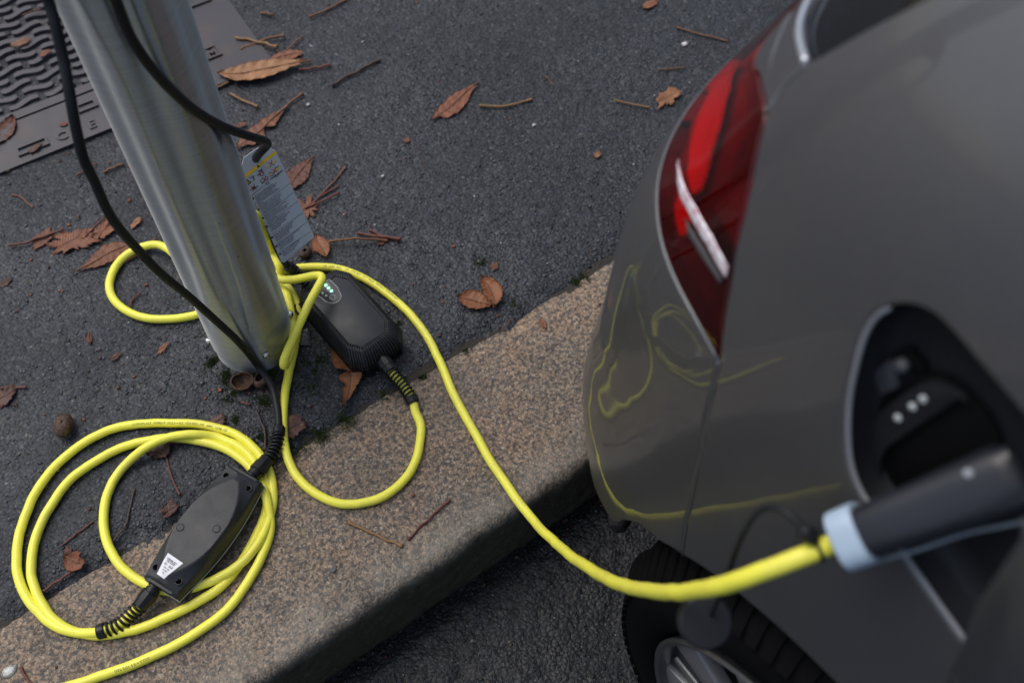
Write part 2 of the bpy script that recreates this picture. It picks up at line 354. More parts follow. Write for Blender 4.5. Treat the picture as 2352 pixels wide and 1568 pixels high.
def kerb_stone(x0, x1, k, fine):
    st = .004 if fine else .02; xs = np.arange(x0, x1+1e-6, st)
    prof = []; r = .016
    for y in np.arange(KB, KF+r+.004, -st): prof.append((y, 0, 0, 1))
    for a in np.linspace(0, 90, 6): prof.append((KF+r-r*math.sin(R(a)), -r+r*math.cos(R(a)), -math.sin(R(a)), math.cos(R(a))))
    for z in np.arange(-r-.004, -.20, -st): prof.append((KF-.006*(-z), z, -1, 0))
    p = np.array(prof); X, I = np.meshgrid(xs, np.arange(len(p))); Y0, Z0, NY, NZ = [p[I, j] for j in range(4)]
    S = Y0-Z0
    d = .0024*fb(X, S, 14, 4, k)+.0024*fb(X, S, 90, 3, k+40)
    edge = np.exp(-((Y0-KF-.008)**2+(Z0+.008)**2)/.018**2); d = d-.007*edge*np.clip(fb(X, S*0, 11, 4, k+8)+.25, 0, 1)
    be = np.exp(-((KB-Y0)/.012)**2)*(Z0 > -.001); d = d-.006*be*(1+fb(X, S, 40, 3, k+3))
    V = np.stack([X, Y0+NY*d, Z0+NZ*d], 2)
    ny, nx = X.shape; i = np.arange(nx*ny).reshape(ny, nx)
    V[0, :, 1] = KB+.001+.003*fb(xs, xs*0, 40, 3, k+77)
    f = np.stack([i[:-1, :-1].ravel(), i[1:, :-1].ravel(), i[1:, 1:].ravel(), i[:-1, 1:].ravel()], 1)
    v = V.reshape(-1, 3)
    back = [tuple(i[0, [0, -1]]), ]
    o = obj('kerb_stone', v, [tuple(q) for q in f]+[tuple(i[:, 0][::-1])+(), tuple(i[:, -1])], M_granite, kerb, True); return o
kerb_stone(-.72, 1.02, 1, True)
for a, b, k in ((-1.9, -.73, 2), (1.03, 2.3, 3), (-3.1, -1.91, 4), (2.31, 3.5, 5)): kerb_stone(a, b, k, False)
# dirt bed in the joint behind the kerb
M_soil = plain('joint_soil', (.028, .024, .018), .85, var=.5, bump=.003, bscale=200)
tag(grid('joint_soil', np.arange(-.8, 1.3, .003), np.array([KB-.02, KB-.008, KB+.004, KB+.016]), lambda X, Y: -.008+.004*fb(X, Y, 60, 3, 4), M_soil), kind='structure')
# ------------------------------------------------------------------ utility cover
cv = empty('utility_cover', 'square cast-iron utility cover with wavy raised bars behind the steel post', 'manhole cover', (0, 0, 0))
A = G(630, 148); Bp = G(0, 403); Cp = G(486, 0); I0 = G(516, 135)
ux = (A-Bp).normalized(); fr = frame_from(A, ux); fr.translation.z = .001          # x towards the corner, y away
def L2W(x, y, z=0): return fr @ Vector((x, y, z))
Wf = .098; S = .92
def boxbm(bm, x0, x1, y0, y1, z0, z1, F=None, bev=0.0):
    vs = [bm.verts.new((F or fr) @ Vector(p)) for p in ((x0, y0, z0), (x1, y0, z0), (x1, y1, z0), (x0, y1, z0), (x0, y0, z1), (x1, y0, z1), (x1, y1, z1), (x0, y1, z1))]
    for q in ((0, 3, 2, 1), (4, 5, 6, 7), (0, 1, 5, 4), (1, 2, 6, 5), (2, 3, 7, 6), (3, 0, 4, 7)): bm.faces.new([vs[i] for i in q])
bm = bmesh.new()
for q in ((-S, 0, 0, Wf), (-S, 0, S-Wf, S)): boxbm(bm, q[0], q[1], q[2], q[3], -.03, .004)
for q in ((-S, -S+Wf, Wf, S-Wf), (-Wf, 0, Wf, S-Wf)): boxbm(bm, q[0], q[1], q[2], q[3], -.03, .004)
adopt(cv, bm_obj('cover_frame', bm, M_iron))
g = .006; x0, x1, y0, y1 = -S+Wf+g, -Wf-g, Wf+g, S-Wf-g
bm = bmesh.new(); boxbm(bm, x0, x1, y0, y1, -.03, -.004); adopt(cv, bm_obj('cover_plate', bm, M_iron))
bm = bmesh.new(); rw = .018
for q in ((x0, x1, y0, y0+rw), (x0, x1, y1-rw, y1), (x0, x0+rw, y0+rw, y1-rw), (x1-rw, x1, y0+rw, y1-rw)): boxbm(bm, *q, -.004, .003)
adopt(cv, bm_obj('cover_rim', bm, M_iron))
# wavy bars in staggered rows
bl, pw, ph = .0515, .0625, .0225
bv, bv2, bf = [], [], []; nseg = 10
for i in range(nseg+1):
    s = i/nseg; x = (s-.5)*bl; yc_ = .0042*math.sin((s-.5)*2*math.pi*bl/pw); hw = .0074*(1 if 0 < i < nseg else .75)
    bv += [(x, yc_-hw, -.004), (x, yc_-hw*.72, .0026), (x, yc_+hw*.72, .0026), (x, yc_+hw, -.004)]; yc_ = -yc_; bv2 += [(x, yc_-hw, -.004), (x, yc_-hw*.72, .0026), (x, yc_+hw*.72, .0026), (x, yc_+hw, -.004)]
for i in range(nseg):
    a = i*4; b_ = a+4; bf += [(a, b_, b_+1, a+1), (a+1, b_+1, b_+2, a+2), (a+2, b_+2, b_+3, a+3)]
bf += [(0, 1, 2, 3), (nseg*4+3, nseg*4+2, nseg*4+1, nseg*4)]
barme = mesh(bv, bf); barme.materials.append(M_iron); barme2 = mesh(bv2, bf); barme2.materials.append(M_iron)
spots = []; row = 0; y = y0+rw+.014
while y < y1-rw-.01:
    x = x1-rw-.03-(pw/2 if row % 2 else 0)
    while x > x0+rw+.028: spots.append((x, y, row % 2)); x -= pw
    y += ph; row += 1
def onscreen(p):
    v = M.T @ (np.array(p)-[0, 0, H]); a, b = PX-v[0]*F/v[2], PY+v[1]*F/v[2]; return a, b
vis = []; rest = []
for (x, y, od) in spots:
    a, b = onscreen(L2W(x, y)); (vis if -160 < a < 760 and b > -160 else rest).append((x, y, od))
for k, (x, y, od) in enumerate(vis[:298]):
    o = bpy.data.objects.new('tread_bar', barme2 if od else barme); COL.objects.link(o); adopt(cv, o)
    o.matrix_basis = fr @ Matrix.Translation((x, y, 0))
rest += vis[298:]
vv, ff = [], []
for (x, y, od) in rest:
    b_ = len(vv); vv += [L2W(p[0]+x, p[1]+y, p[2]) for p in (bv2 if od else bv)]; ff += [tuple(q+b_ for q in t_) for t_ in bf]
if vv: adopt(cv, tag(obj('tread_bars_beyond', vv, ff, M_iron), kind='stuff'))
# small corner bosses, frame pockets and letters
def ring_rect(bm, cx, cy, w, h, t, z0, z1, rot=0):
    F2 = fr @ Matrix.Translation((cx, cy, 0)) @ Matrix.Rotation(rot, 4, 'Z')
    for q in ((-w/2, w/2, -h/2, -h/2+t), (-w/2, w/2, h/2-t, h/2), (-w/2, -w/2+t, -h/2+t, h/2-t), (w/2-t, w/2, -h/2+t, h/2-t)): boxbm(bm, *q, z0, z1, F2)
def loc(px, py): return fr.inverted() @ G(px, py)
for (px, py, w_, h_) in ((78, 343, .052, .020), (202, 250, .034, .020), (486, 128, .032, .030), (458, 5, .04, .03)):
    q = loc(px, py); bm = bmesh.new(); ring_rect(bm, q.x, q.y, w_, h_, .004, .0042, .0075); adopt(cv, bm_obj('raised_pocket', bm, M_iron))
for ch, px, py in (('C', 144, 318), ('E', 216, 290), ('M', 487, 128)):
    q = loc(px, py); text_mesh(ch, .026, fr @ Matrix.Translation((q.x-.009, q.y-.009, .0045)) , M_iron, 'raised_letter', cv, thick=.0016, bold=.0008)
# ------------------------------------------------------------------ steel post
post = empty('steel_post', 'brushed stainless steel charging post with soft flutes standing on the pavement', 'post', (PC[0], PC[1], 0))
seg = 144; zs = np.concatenate([np.linspace(.028, .30, 46), np.linspace(.32, 1.42, 40)])
thc = math.atan2(-PC[1], -PC[0])
def post_r(th, z):
    d = 0
    for off, wd, z_end, dep in ((-1.0, .24, .155, .0060), (-.10, .20, .085, .0052), (1.0, .26, .11, .0050), (2.1, .3, .1, .005), (3.1, .3, .12, .005), (-2.1, .3, .1, .005)):
        q = (th-thc-off+math.pi) % (2*math.pi)-math.pi; fade = min(1, max(0, (z-z_end*.45)/.20)); fade = fade*fade*(3-2*fade)
        ww = wd*(.35+.65*fade); d += 1.15*dep*fade*math.exp(-(q/ww)**2)
    return PR*1.0-d*1.0
v = []; f = []
for z in zs:
    for j in range(seg):
        th = 2*math.pi*j/seg; r = post_r(th, z); v.append((PC[0]+r*math.cos(th), PC[1]+r*math.sin(th), z))
for i in range(len(zs)-1):
    for j in range(seg): k = (j+1) % seg; f.append((i*seg+j, i*seg+k, (i+1)*seg+k, (i+1)*seg+j))
f.append(tuple(range(seg))[::-1])
adopt(post, obj('post_sleeve', v, f, M_steel, None, True))
lathe('base_ring', [(-.02, PR-.0022), (.0262, PR-.0022)], (PC[0], PC[1], 0), (0, 0, 1), M_steel, post, 96)
lathe('post_cap', [(0, PR-.003), (.004, PR+.004), (.02, PR+.004), (.026, PR-.004), (.028, .01)], (PC[0], PC[1], 1.42), (0, 0, 1), M_steel, post, 64)
def bolt(px, py, z):
    # button-head screw on the sleeve
    d = ray(px, py); o_ = np.array([0, 0, H]); a = d[0]**2+d[1]**2; b_ = 2*(d[0]*(o_[0]-PC[0])+d[1]*(o_[1]-PC[1])); c_ = PC[0]**2+PC[1]**2-PR**2
    t_ = b_*b_-4*a*c_; t_ = (-b_-math.sqrt(t_))/(2*a) if t_ > 0 else -b_/(2*a)
    p = o_+d*t_; n = Vector((p[0]-PC[0], p[1]-PC[1], 0)).normalized(); p = Vector((PC[0], PC[1], z if z else p[2]))+n*PR
    r = .0053; prof = [(-.002, .0028), (.0016, .0028), (.0017, r), (.0028, r), (.0042, r*.86), (.0053, r*.6), (.0058, r*.42), (.0050, r*.36), (.0042, r*.30), (.0041, .0002)]
    b1 = lathe('bolt', prof, p, n, M_screw, None, 18); adopt(post, b1)
    bm = bmesh.new(); F2 = frame_from(p+n*.0046, (0, 0, 1), n)
    for k in range(3):
        a = k*math.pi/3
        F3 = F2 @ Matrix.Rotation(a, 4, 'Z'); boxbm(bm, -r*.32, r*.32, -.0005, .0005, 0, .0004, F3)
    adopt(post, bm_obj('torx_recess', bm, M_blk2))
bolt(611, 816, .043); bolt(474, 798, .043); bolt(659, 704, .043)
# black sockets on the post above the picture that the two control boxes plug into
for nm, a_ in (('left', -.35), ('right', .45)):
    th = thc+a_; n = Vector((math.cos(th), math.sin(th), 0)); p = Vector((PC[0], PC[1], .98))+n*(PR-.01)
    lathe('socket', [(0, .027), (.016, .027), (.018, .024), (.03, .024), (.031, .018), (.06, .015), (.075, .007)], p, n, M_blk2, post, 24)
# ------------------------------------------------------------------ charging cables
YR, BR = .0061, .0051
def Z4(a, b): return a*.4002, 941+b*.4002
def Z5(a, b): return 617.4+a*.2249, 588+b*.2249
def Z3(a, b): return a*.3375, 470+b*.3375
def helix(name, path, rad, wire, turns, mat, parent):
    c = spline(path, .0006); t, N, B = frames(c); s = np.linspace(0, 1, len(c)); a = s*turns*2*math.pi
    p = c+rad*(np.cos(a)[:, None]*N+np.sin(a)[:, None]*B)
    v, f = tube_mesh(p, wire, 7); o = obj(name, v, f, mat, None, True); adopt(parent, o); return o
def strain_relief(parent, pts, inner_mat, inner_r, nut=.30, sleeve=.13):
    """threaded gland + hexagonal nut at the box end, coil spring guard, plain sleeve at the cable end"""
    c = spline(pts, .001); n = len(c); L = (n-1)*.001
    def seg(a, b): return c[int(a*(n-1)):max(int(a*(n-1))+2, int(b*(n-1))+1)]
    q = seg(0, nut*.35); lathe('gland_thread', [(0, .0080), (.0012, .0092), (.0030, .0092), (.0032, .0078), (.0046, .0078), (.0048, .0092), (max(.0075, len(q)*.001), .0092)], q[0], q[-1]-q[0], M_blk2, parent, 24)
    q = seg(nut*.30, nut); ln = np.linalg.norm(q[-1]-q[0])
    lathe('gland_nut', [(0, .0085), (.001, .0112), (ln*.55, .0112), (ln*.56, .0102), (ln*.95, .0098), (ln, .0075)], q[0], q[-1]-q[0], M_blk2, parent, 10, True, 25)
    cable = seg(nut*.5, 1.0); v, f = tube_mesh(cable, inner_r, 12); adopt(parent, obj('cable_core', v, f, inner_mat, None, True))
    q = seg(nut*.93, 1-sleeve*.6); turns = max(4, int(len(q)*.001/.0058)); helix('spring_guard', q, inner_r+.0024, .0017, turns, M_blk2, parent)
    q = seg(1-sleeve, 1.0); ln = np.linalg.norm(q[-1]-q[0])
    lathe('sleeve', [(0, inner_r+.0012), (.0004, inner_r+.0034), (ln*.85, inner_r+.0034), (ln*.9, inner_r+.0028), (ln, inner_r+.0026), (ln+.0002, inner_r-.001)], q[0], q[-1]-q[0], M_blk2, parent, 24)
M_print = plain('grey_print', (.06, .055, .03), .6, var=.05)
def cable_print(parent, c, s0, body, side, r, size=.0046, flip=False, mat=None):
    """lettering wrapped on the sheath: c = centre line, s0 = start distance, side = direction the print faces"""
    me = text_mesh(body, size, Matrix.Identity(4), mat or M_print, 'sheath_lettering').data
    o = [x for x in COL.objects if x.data == me][0]
    seglen = np.linalg.norm(np.diff(c, axis=0), axis=1); S = np.r_[0, np.cumsum(seglen)]
    T = np.gradient(c, axis=0); T /= np.linalg.norm(T, axis=1)[:, None]
    for v in me.vertices:
        x, y = v.co.x, v.co.y
        if flip: x, y = -x, -y
        s = s0+x; k = lambda A: np.array([np.interp(s, S, A[:, j]) for j in range(3)])
        p = k(c); t = k(T); up = np.array(side, float); up = up-t*up.dot(t); up /= np.linalg.norm(up); lat = np.cross(t, up)
        lat = -lat; a = (y-size*.35*(-1 if flip else 1))/r; v.co = Vector(p+(r+.00015)*(math.cos(a)*up+math.sin(a)*lat))
    adopt(parent, o); return o

# --- thing 1: cable with the boat-shaped control box -----------------------------------------
c1 = empty('charging_cable', 'coiled yellow charging cable on the kerb with a tapered black box and white label', 'charging cable', (-.0422, .593, 0))
r = YR
blackA = [(.147, .772, 1.0), (.135, .762, .985), (.105, .757, .93), GY(70, -160, .79), GY(111, 0, .80), GY(128, 61, .79), GY(145, 135, .78), GY(159, 209, .765), GY(175, 297, .755), GY(192, 364, .75), GY(216, 415, .75), GY(256, 499, .75), GY(321, 578, .755), GY(371, 629, .758), GY(432, 679, .762), GY(489, 730, .764), GY(547, 784, .757), G(591, 838, .038), G(624, 885, .018), G(638, 942, .012), G(641, 980, .012)]
a0 = Vector((PC[0], PC[1], .98))+Vector((math.cos(thc-.35), math.sin(thc-.35), 0))*(PR+.06)
blackA[0:3] = [a0, a0+Vector((-.02, -.03, -.02)), a0+Vector((-.04, -.03, -.09))]
o, cA_ = tube('black_cable', blackA, BR, M_blk, c1, 16, .004)
strain_relief(c1, [G(574, 1097, .024), G(600, 1072, .022), G(624, 1041, .018), G(637, 1012, .015), G(641.5, 981, .012)], M_blk, BR, .42, .13)
strain_relief(c1, [G(*Z4(895, 1005), .024), G(*Z4(830, 1100), .020), G(*Z4(760, 1165), .015), G(*Z4(680, 1235), .0125), G(*Z4(560, 1275), .0115)], M_yel, YR, .36, .10)
e = r*2
yel1 = [(*Z4(575, 1275), .0115), (*Z4(450, 1280), r), (*Z4(340, 1250), r), (*Z4(230, 1170), r), (*Z4(150, 1070), r), (*Z4(100, 940), r), (*Z4(100, 800), r), (*Z4(130, 650), r), (*Z4(200, 480), r), (*Z4(320, 320), r), (*Z4(480, 190), r), (*Z4(640, 112), r), (*Z4(800, 80), r), (*Z4(1000, 75), r), (*Z4(1150, 85), r), (*Z4(1300, 120), r), (*Z4(1400, 172), r), (*Z4(1480, 240), r), (*Z4(1530, 320), r), (*Z4(1563, 420), r), (*Z4(1566, 520), r), (*Z4(1540, 640), .010), (*Z4(1480, 760), .013), (*Z4(1380, 880), .013), (*Z4(1230, 975), .012), (*Z4(1080, 1025), .009), (*Z4(960, 1035), r), (*Z4(860, 1008), r), (*Z4(770, 960), r), (*Z4(680, 880), r), (*Z4(622, 780), r), (*Z4(595, 660), r), (*Z4(602, 540), r), (*Z4(645, 420), r), (*Z4(720, 315), r+.002), (*Z4(830, 222), e+r), (*Z4(960, 160), e+r), (*Z4(1100, 140), e+r*.6), (*Z4(1230, 153), r), (*Z4(1345, 198), r), (*Z4(1430, 262), r), (*Z4(1495, 345), r), (*Z4(1533, 440), r), (*Z4(1530, 560), r), (*Z4(1490, 680), r), (*Z4(1430, 800), r), (*Z4(1345, 925), r), (*Z4(1240, 1035), r), (*Z4(1100, 1120), r), (*Z4(950, 1190), r), (*Z4(800, 1250), r), (*Z4(640, 1285), r), (*Z4(520, 1292), r*.9), (*Z4(400, 1262), r*.9+.0), (*Z4(300, 1190), r), (*Z4(235, 1100), r), (*Z4(192, 1000), r), (*Z4(181, 880), r), (*Z4(203, 740), r), (*Z4(270, 585), r), (*Z4(400, 405), r), (*Z4(550, 292), r), (*Z4(700, 215), r), (*Z4(850, 175), r), (*Z4(1000, 160), r), (*Z4(1150, 178), r), (*Z4(1270, 215), r), (*Z4(1375, 275), r), (*Z4(1440, 335), r), (*Z4(1495, 420), r*1.6), (*Z4(1530, 520), e+r*.5), (*Z4(1550, 620), e*.5+r*.5), (*Z4(1545, 720), r), (*Z4(1500, 840), r), (*Z4(1430, 975), r), (*Z4(1340, 1105), r), (*Z4(1200, 1230), r), (*Z4(1000, 1350), r), (*Z4(800, 1445), r), (*Z4(640, 1503), r), (*Z4(450, 1568), r), (*Z4(200, 1640), r), (*Z4(-100, 1740), r), (*Z4(-500, 1900), r)]
def gp(L): return [G(a, b, z) for a, b, z in L]
o, cy1 = tube('yellow_cable', gp(yel1), YR, M_yel, c1, 16, .004, .0011)
def nearest_s(c, p):
    S = np.r_[0, np.cumsum(np.linalg.norm(np.diff(c, axis=0), axis=1))]; i = np.argmin(np.linalg.norm(c-np.array(p), axis=1)); return S[i]
cable_print(c1, cy1, nearest_s(cy1, G(*Z4(775, 84), r)), 'COROPLAST  S05BQ-F  3G2.5 + 0.5  VDE REG -HR   0491  16/08  CE', (0, -.55, 1), YR)
S_ = nearest_s(cy1, G(*Z4(520, 1548), r)); cable_print(c1, cy1, S_-.07, '3G2.5 + 0.5 VDE REG', (0, -.5, 1), YR, flip=False)
# body
def boat(name, parent, origin, xdir, prof_w, L, levels, mat, seg=40, tilt=None):
    fr_ = frame_from(origin, xdir); 
    if tilt: fr_ = fr_ @ tilt
    v = []; f = []; base = []
    xs = np.linspace(-1, 1, seg); 
    for x in xs: base.append((x, prof_w(x)))
    for x in xs[::-1]: base.append((x, -prof_w(x)))
    n = len(base)
    for (z, sx, sw, ins) in levels:
        for (x, y) in base: v.append(fr_ @ Vector((x*(L/2)*sx, y*sw-math.copysign(ins, y), z)))
    for i in range(len(levels)-1):
        for j in range(n): k = (j+1) % n; f.append((i*n+j, i*n+k, (i+1)*n+k, (i+1)*n+j))
    f += [tuple(range(n))[::-1]]
    o = obj(name, v, f, mat)
    # cap: strips between the two sides
    m_ = (len(levels)-1)*n; me = o.data; bm = bmesh.new(); bm.from_mesh(me); bm.verts.ensure_lookup_table()
    for i in range(seg-1): bm.faces.new([bm.verts[m_+i], bm.verts[m_+i+1], bm.verts[m_+n-2-i], bm.verts[m_+n-1-i]])
    bmesh.ops.recalc_face_normals(bm, faces=bm.faces); bm.to_mesh(me); bm.free(); autosmooth(o, 24); adopt(parent, o); return o, fr_
wf = lambda x: .0270+.0095*math.cos(min(1, abs(x)*1.02)*math.pi/2)**1.0 if abs(x) < .98 else .0270
tl = Matrix.Rotation(R(-3), 4, 'X') @ Matrix.Rotation(R(1.0), 4, 'Y')
bo = (-.0422+.0100, .593+.0047, .0145); bx = (-.9065, -.4223, 0)
lower, FB = boat('box_base', c1, bo, bx, wf, .176, [(-.006, .97, .88, 0), (0, 1, .99, 0), (.006, 1.0, 1.0, 0)], M_blk2, tilt=tl)
M_gasket = plain('pale_gasket', (.42, .43, .40), .5)
boat('gasket', c1, bo, bx, wf, .177, [(.0062, 1.0, 1.012, 0), (.0078, 1.0, 1.012, 0)], M_gasket, tilt=tl)
# upper shell: sloping flanks rising to a flat lens-shaped deck that tapers to a point at both ends
fb_ = FB; nx_, ny_ = 90, 44; v = []; f = []
def deckhalf(x): return max(0.0, .0295*(1-abs(x/.86)**2.4)) if abs(x) < .86 else 0.0
def shell_z(x, y):
    W = wf(x)*.995; dh = deckhalf(x); ay = abs(y)
    ztop = .0355-.003*abs(x)**2
    zs_ = .026-.002*abs(x)         # shoulder height at the flank when there is no deck
    edge = W-ay
    side = .008+ (zs_-.008)*min(1, (edge/.0035))**.55 if edge < .0035 else zs_
    if dh > 0 and ay < dh: zz = ztop
    else:
        q = (ay-dh)/(W-.0035-dh+1e-6) if W-.0035 > dh else 1; q = min(1, max(0, q)); zz = ztop+(zs_-ztop)*q**.9
    if abs(x) > .80: zz = min(zz, ztop-(abs(x)-.80)/.2*.0055)
    zz = min(zz, side) if edge < .0035 else zz
    if abs(x) > .955: zz = min(zz, .008+(.024-.008)*((1-abs(x))/.045)**.45)
    return zz
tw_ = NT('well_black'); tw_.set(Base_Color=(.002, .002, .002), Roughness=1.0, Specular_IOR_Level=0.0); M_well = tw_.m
holes = [(-.80, .0175), (-.80, -.0175), (.80, .0175), (.80, -.0175)]
ins_ = [(-.02, .0262), (.02, -.0262)]
ysn = np.sin(np.linspace(-1, 1, ny_)*math.pi/2)*.6+np.linspace(-1, 1, ny_)*.4
for i in range(nx_+1):
    x = -1+2*i/nx_
    for j in range(ny_):
        y = ysn[j]*wf(x)*.995; v.append(fb_ @ Vector((x*.088, y, max(.008, shell_z(x, y)))))
for i in range(nx_):
    for j in range(ny_-1): a = i*ny_+j; f.append((a, a+ny_, a+ny_+1, a+1))
sh = obj('box_shell', v, f, M_box, None, True); adopt(c1, sh)
v = [fb_ @ Vector((sx*.088, y, z)) for sx in (-1, 1) for (y, z) in ((-.0268, .007), (.0268, .007), (.0268, .0085), (-.0268, .0085))]
# end plates
for sx in (-1, 1):
    prism('end_plate', [(-.0265, .007), (.0265, .007), (.0255, .019), (.018, .0235), (-.018, .0235), (-.0255, .019)], fb_ @ Matrix.Translation((sx*.0855, 0, 0)) @ Matrix(((0, 0, 1, 0), (1, 0, 0, 0), (0, 1, 0, 0), (0, 0, 0, 1))), -.0022, .0022, M_box, c1, .0006)
for (x, y) in holes:
    z = shell_z(x, y); fh = fb_ @ Matrix.Translation((x*.088, y, z))
    up = fh.to_3x3() @ Vector((0, 0, 1))
    lathe('screw_well', [(-.001, .0048), (.0004, .0047), (.0006, .0043), (.0005, .0038)], fh.translation, up, M_box, c1, 20)
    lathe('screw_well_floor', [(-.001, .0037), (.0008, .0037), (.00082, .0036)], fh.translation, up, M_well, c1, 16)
for (x, y) in ((-.06, .019), (.18, -.021)):
    z = shell_z(x, y); fh = fb_ @ Matrix.Translation((x*.088, y, z)); up = fh.to_3x3() @ Vector((0, 0, 1))
    lathe('plug_disc', [(-.001, .0044), (.00045, .0044), (.00055, .0042)], fh.translation, up, M_box, c1, 20, True, 15)
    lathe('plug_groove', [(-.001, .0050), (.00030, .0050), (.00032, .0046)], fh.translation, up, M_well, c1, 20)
# rating label
M_white = plain('white_label', (.72, .73, .76), .45, var=.03); M_ink = plain('black_ink', (.015, .015, .018), .6)
lp = [G(*q, .044) for q in (Z4(962, 817), Z4(1050, 880), Z4(940, 972), Z4(898, 942))]
inv = fb_.inverted(); lq = []
def on_shell(px, py):
    z = .044
    for _ in range(12):
        p = inv @ G(px, py, z); zz = max(.008, shell_z(p.x/.088, p.y)); z = (fb_ @ Vector((p.x, p.y, zz))).z
    return inv @ G(px, py, z)
lq = [on_shell(*Z4(a, b)) for a, b in ((965, 820), (1052, 880), (942, 970), (900, 940))]
# label sits on the sloping end facet: fit a plane
P4 = [fb_ @ q for q in lq]; nrm = (P4[2]-P4[0]).cross(P4[1]-P4[3]).normalized(); nrm = nrm if nrm.z > 0 else -nrm
FL = frame_from(sum(P4, Vector())/4+nrm*.0012, P4[0]-P4[3], nrm); L2 = [tuple((FL.inverted() @ q)[:2]) for q in P4]
def drape(me, lift=.0004):
    for vv_ in me.vertices:
        q = inv @ vv_.co; vv_.co = fb_ @ Vector((q.x, q.y, max(.008, shell_z(q.x/.088, q.y))+lift))
v = []; f = []; n_ = 14
for t_k, lf in ((0, .0005), (1, .0)):
    for i in range(n_+1):
        for j in range(n_+1):
            a, b = i/n_, j/n_; q = (lq[0]*(1-b)+lq[1]*b)*(1-a)+(lq[3]*(1-b)+lq[2]*b)*a; v.append(fb_ @ Vector((q.x, q.y, max(.008, shell_z(q.x/.088, q.y))+lf)))
m1 = (n_+1)**2
for i in range(n_):
    for j in range(n_): a = i*(n_+1)+j; f.append((a, a+1, a+n_+2, a+n_+1)); f.append((m1+a, m1+a+n_+1, m1+a+n_+2, m1+a+1))
adopt(c1, obj('rating_label', v, f, M_white, None, True))
fl = frame_from(sum(P4, Vector())/4+nrm*.0014, (P4[3]+P4[2])/2-(P4[0]+P4[1])/2, nrm)      # text reads from wide end, upside down to the camera
hl = ((P4[3]+P4[2])/2-(P4[0]+P4[1])/2).length; 
pr = frame_from(sum(P4, Vector())/4+nrm*.0014, P4[0]-P4[1], nrm)
rows = [('Art.Nr. 2842200018', -.0095), ('Hardware: HA.5', -.0078), ('Software: HA.3', -.0061), ('ETE   CE', -.0030), ('IP55  30mA', .0016), ('230V AC', .0046), ('10A', .0076)]
for tx, yy in rows: text_mesh(tx, .0019 if 'ETE' not in tx else .0036, pr @ Matrix.Translation((0, -yy if pr.to_3x3().col[1].dot(P4[0]-P4[3]) > 0 else yy, 0)), M_ink, 'label_print', c1, 'CENTER', bold=.00005)
for o_ in list(COL.objects):
    if o_.name.startswith('label_print'): drape(o_.data, .0009)
# crossed-out bin mark and scratches moulded in the deck
fz = fb_ @ Matrix.Translation((.60*.088, .006, shell_z(.6, .006)+.0002))
flat_polys('moulded_bin_mark', stroke([(-.004, -.004), (.004, .004)], .0004)+stroke([(-.004, .004), (.004, -.004)], .0004)+stroke([(-.0025, .003), (-.002, -.003), (.002, -.003), (.0025, .003), (-.0025, .003)], .0004), fz, 0, M_blk, c1)

# --- thing 2: cable with the ribbed control box, loops round the post and reaches the car --------
c2 = empty('charging_cable', 'yellow charging cable plugged into the car, with a ribbed black box showing green lights', 'charging cable', (.2875, .767, 0))
c2.name = 'charging_cable.001'
cut = lambda a, b, cl, cw: [(-a+cl, -b), (a-cl, -b), (a, -b+cw), (a, b-cw), (a-cl, b), (-a+cl, b), (-a, b-cw), (-a, -b+cw)]
F5 = frame_from((.2860, .770, .0), (.0669, -.9978, 0))
def oct_ring(a, b, z, rib, cl=.020, cw=.0145, pitch=.0026):
    P_ = cut(a, b, cl, cw); out = []
    ref = cut(.084, .0445, .020, .0145)
    for i in range(8):
        p, q = Vector(P_[i]), Vector(P_[(i+1) % 8]); L = (Vector(ref[(i+1) % 8])-Vector(ref[i])).length; n = max(2, int(round(L/pitch)))*4
        d = (q-p).normalized(); nn = Vector((d.y, -d.x))
        for k in range(n):
            ph = k % 4; off = rib*(.0011 if ph in (1, 2) else 0) if 2 < k < n-2 else 0
            u = (k+(.3 if ph == 0 else -.3 if ph == 3 else 0.0))/n
            s = p.lerp(q, u)-nn*off; out.append((s.x, s.y, z))
    return out
lv = [(.0, .078, .039, 0), (.003, .0835, .044, .0), (.004, .084, .0445, 1), (.0195, .084, .0445, 1), (.020, .0832, .0437, 0), (.0212, .0832, .0437, 0), (.0217, .084, .0445, 1), (.030, .083, .0438, 1), (.036, .0800, .0422, 1), (.0410, .0752, .0400, 1), (.0436, .0712, .0382, 1), (.0448, .0685, .0368, 1), (.0456, .0655, .0348, 1), (.0457, .0652, .0346, 0)]
v = []; f = []; N8 = None
for (z, a, b, rb) in lv:
    q = oct_ring(a, b, z, rb, .020 if z < .03 else .018, .0145 if z < .03 else .0125); N8 = len(q); v += [F5 @ Vector(p) for p in q]
for i in range(len(lv)-1):
    for j in range(N8): k = (j+1) % N8; f.append((i*N8+j, i*N8+k, (i+1)*N8+k, (i+1)*N8+j))
f.append(tuple(range(N8))[::-1]); bd = obj('box_body', v, f, M_blk2); adopt(c2, bd)
prism('top_face', cut(.0615, .0308, .0165, .0112), F5, .0445, .0462, M_box, c2, .0003)
prof_r = [(.0618, .0311, .0165, .0112, .0458), (.0655, .0348, .018, .0125, .0463), (.0690, .0372, .0185, .0128, .0455), (.0756, .0403, .019, .0133, .0417), (.0806, .0426, .0195, .014, .0366), (.0841, .0447, .020, .0145, .0295), (.0848, .0450, .020, .0145, .0225)]
rv, rf = [], []; refp = cut(.0655, .0348, .018, .0125)
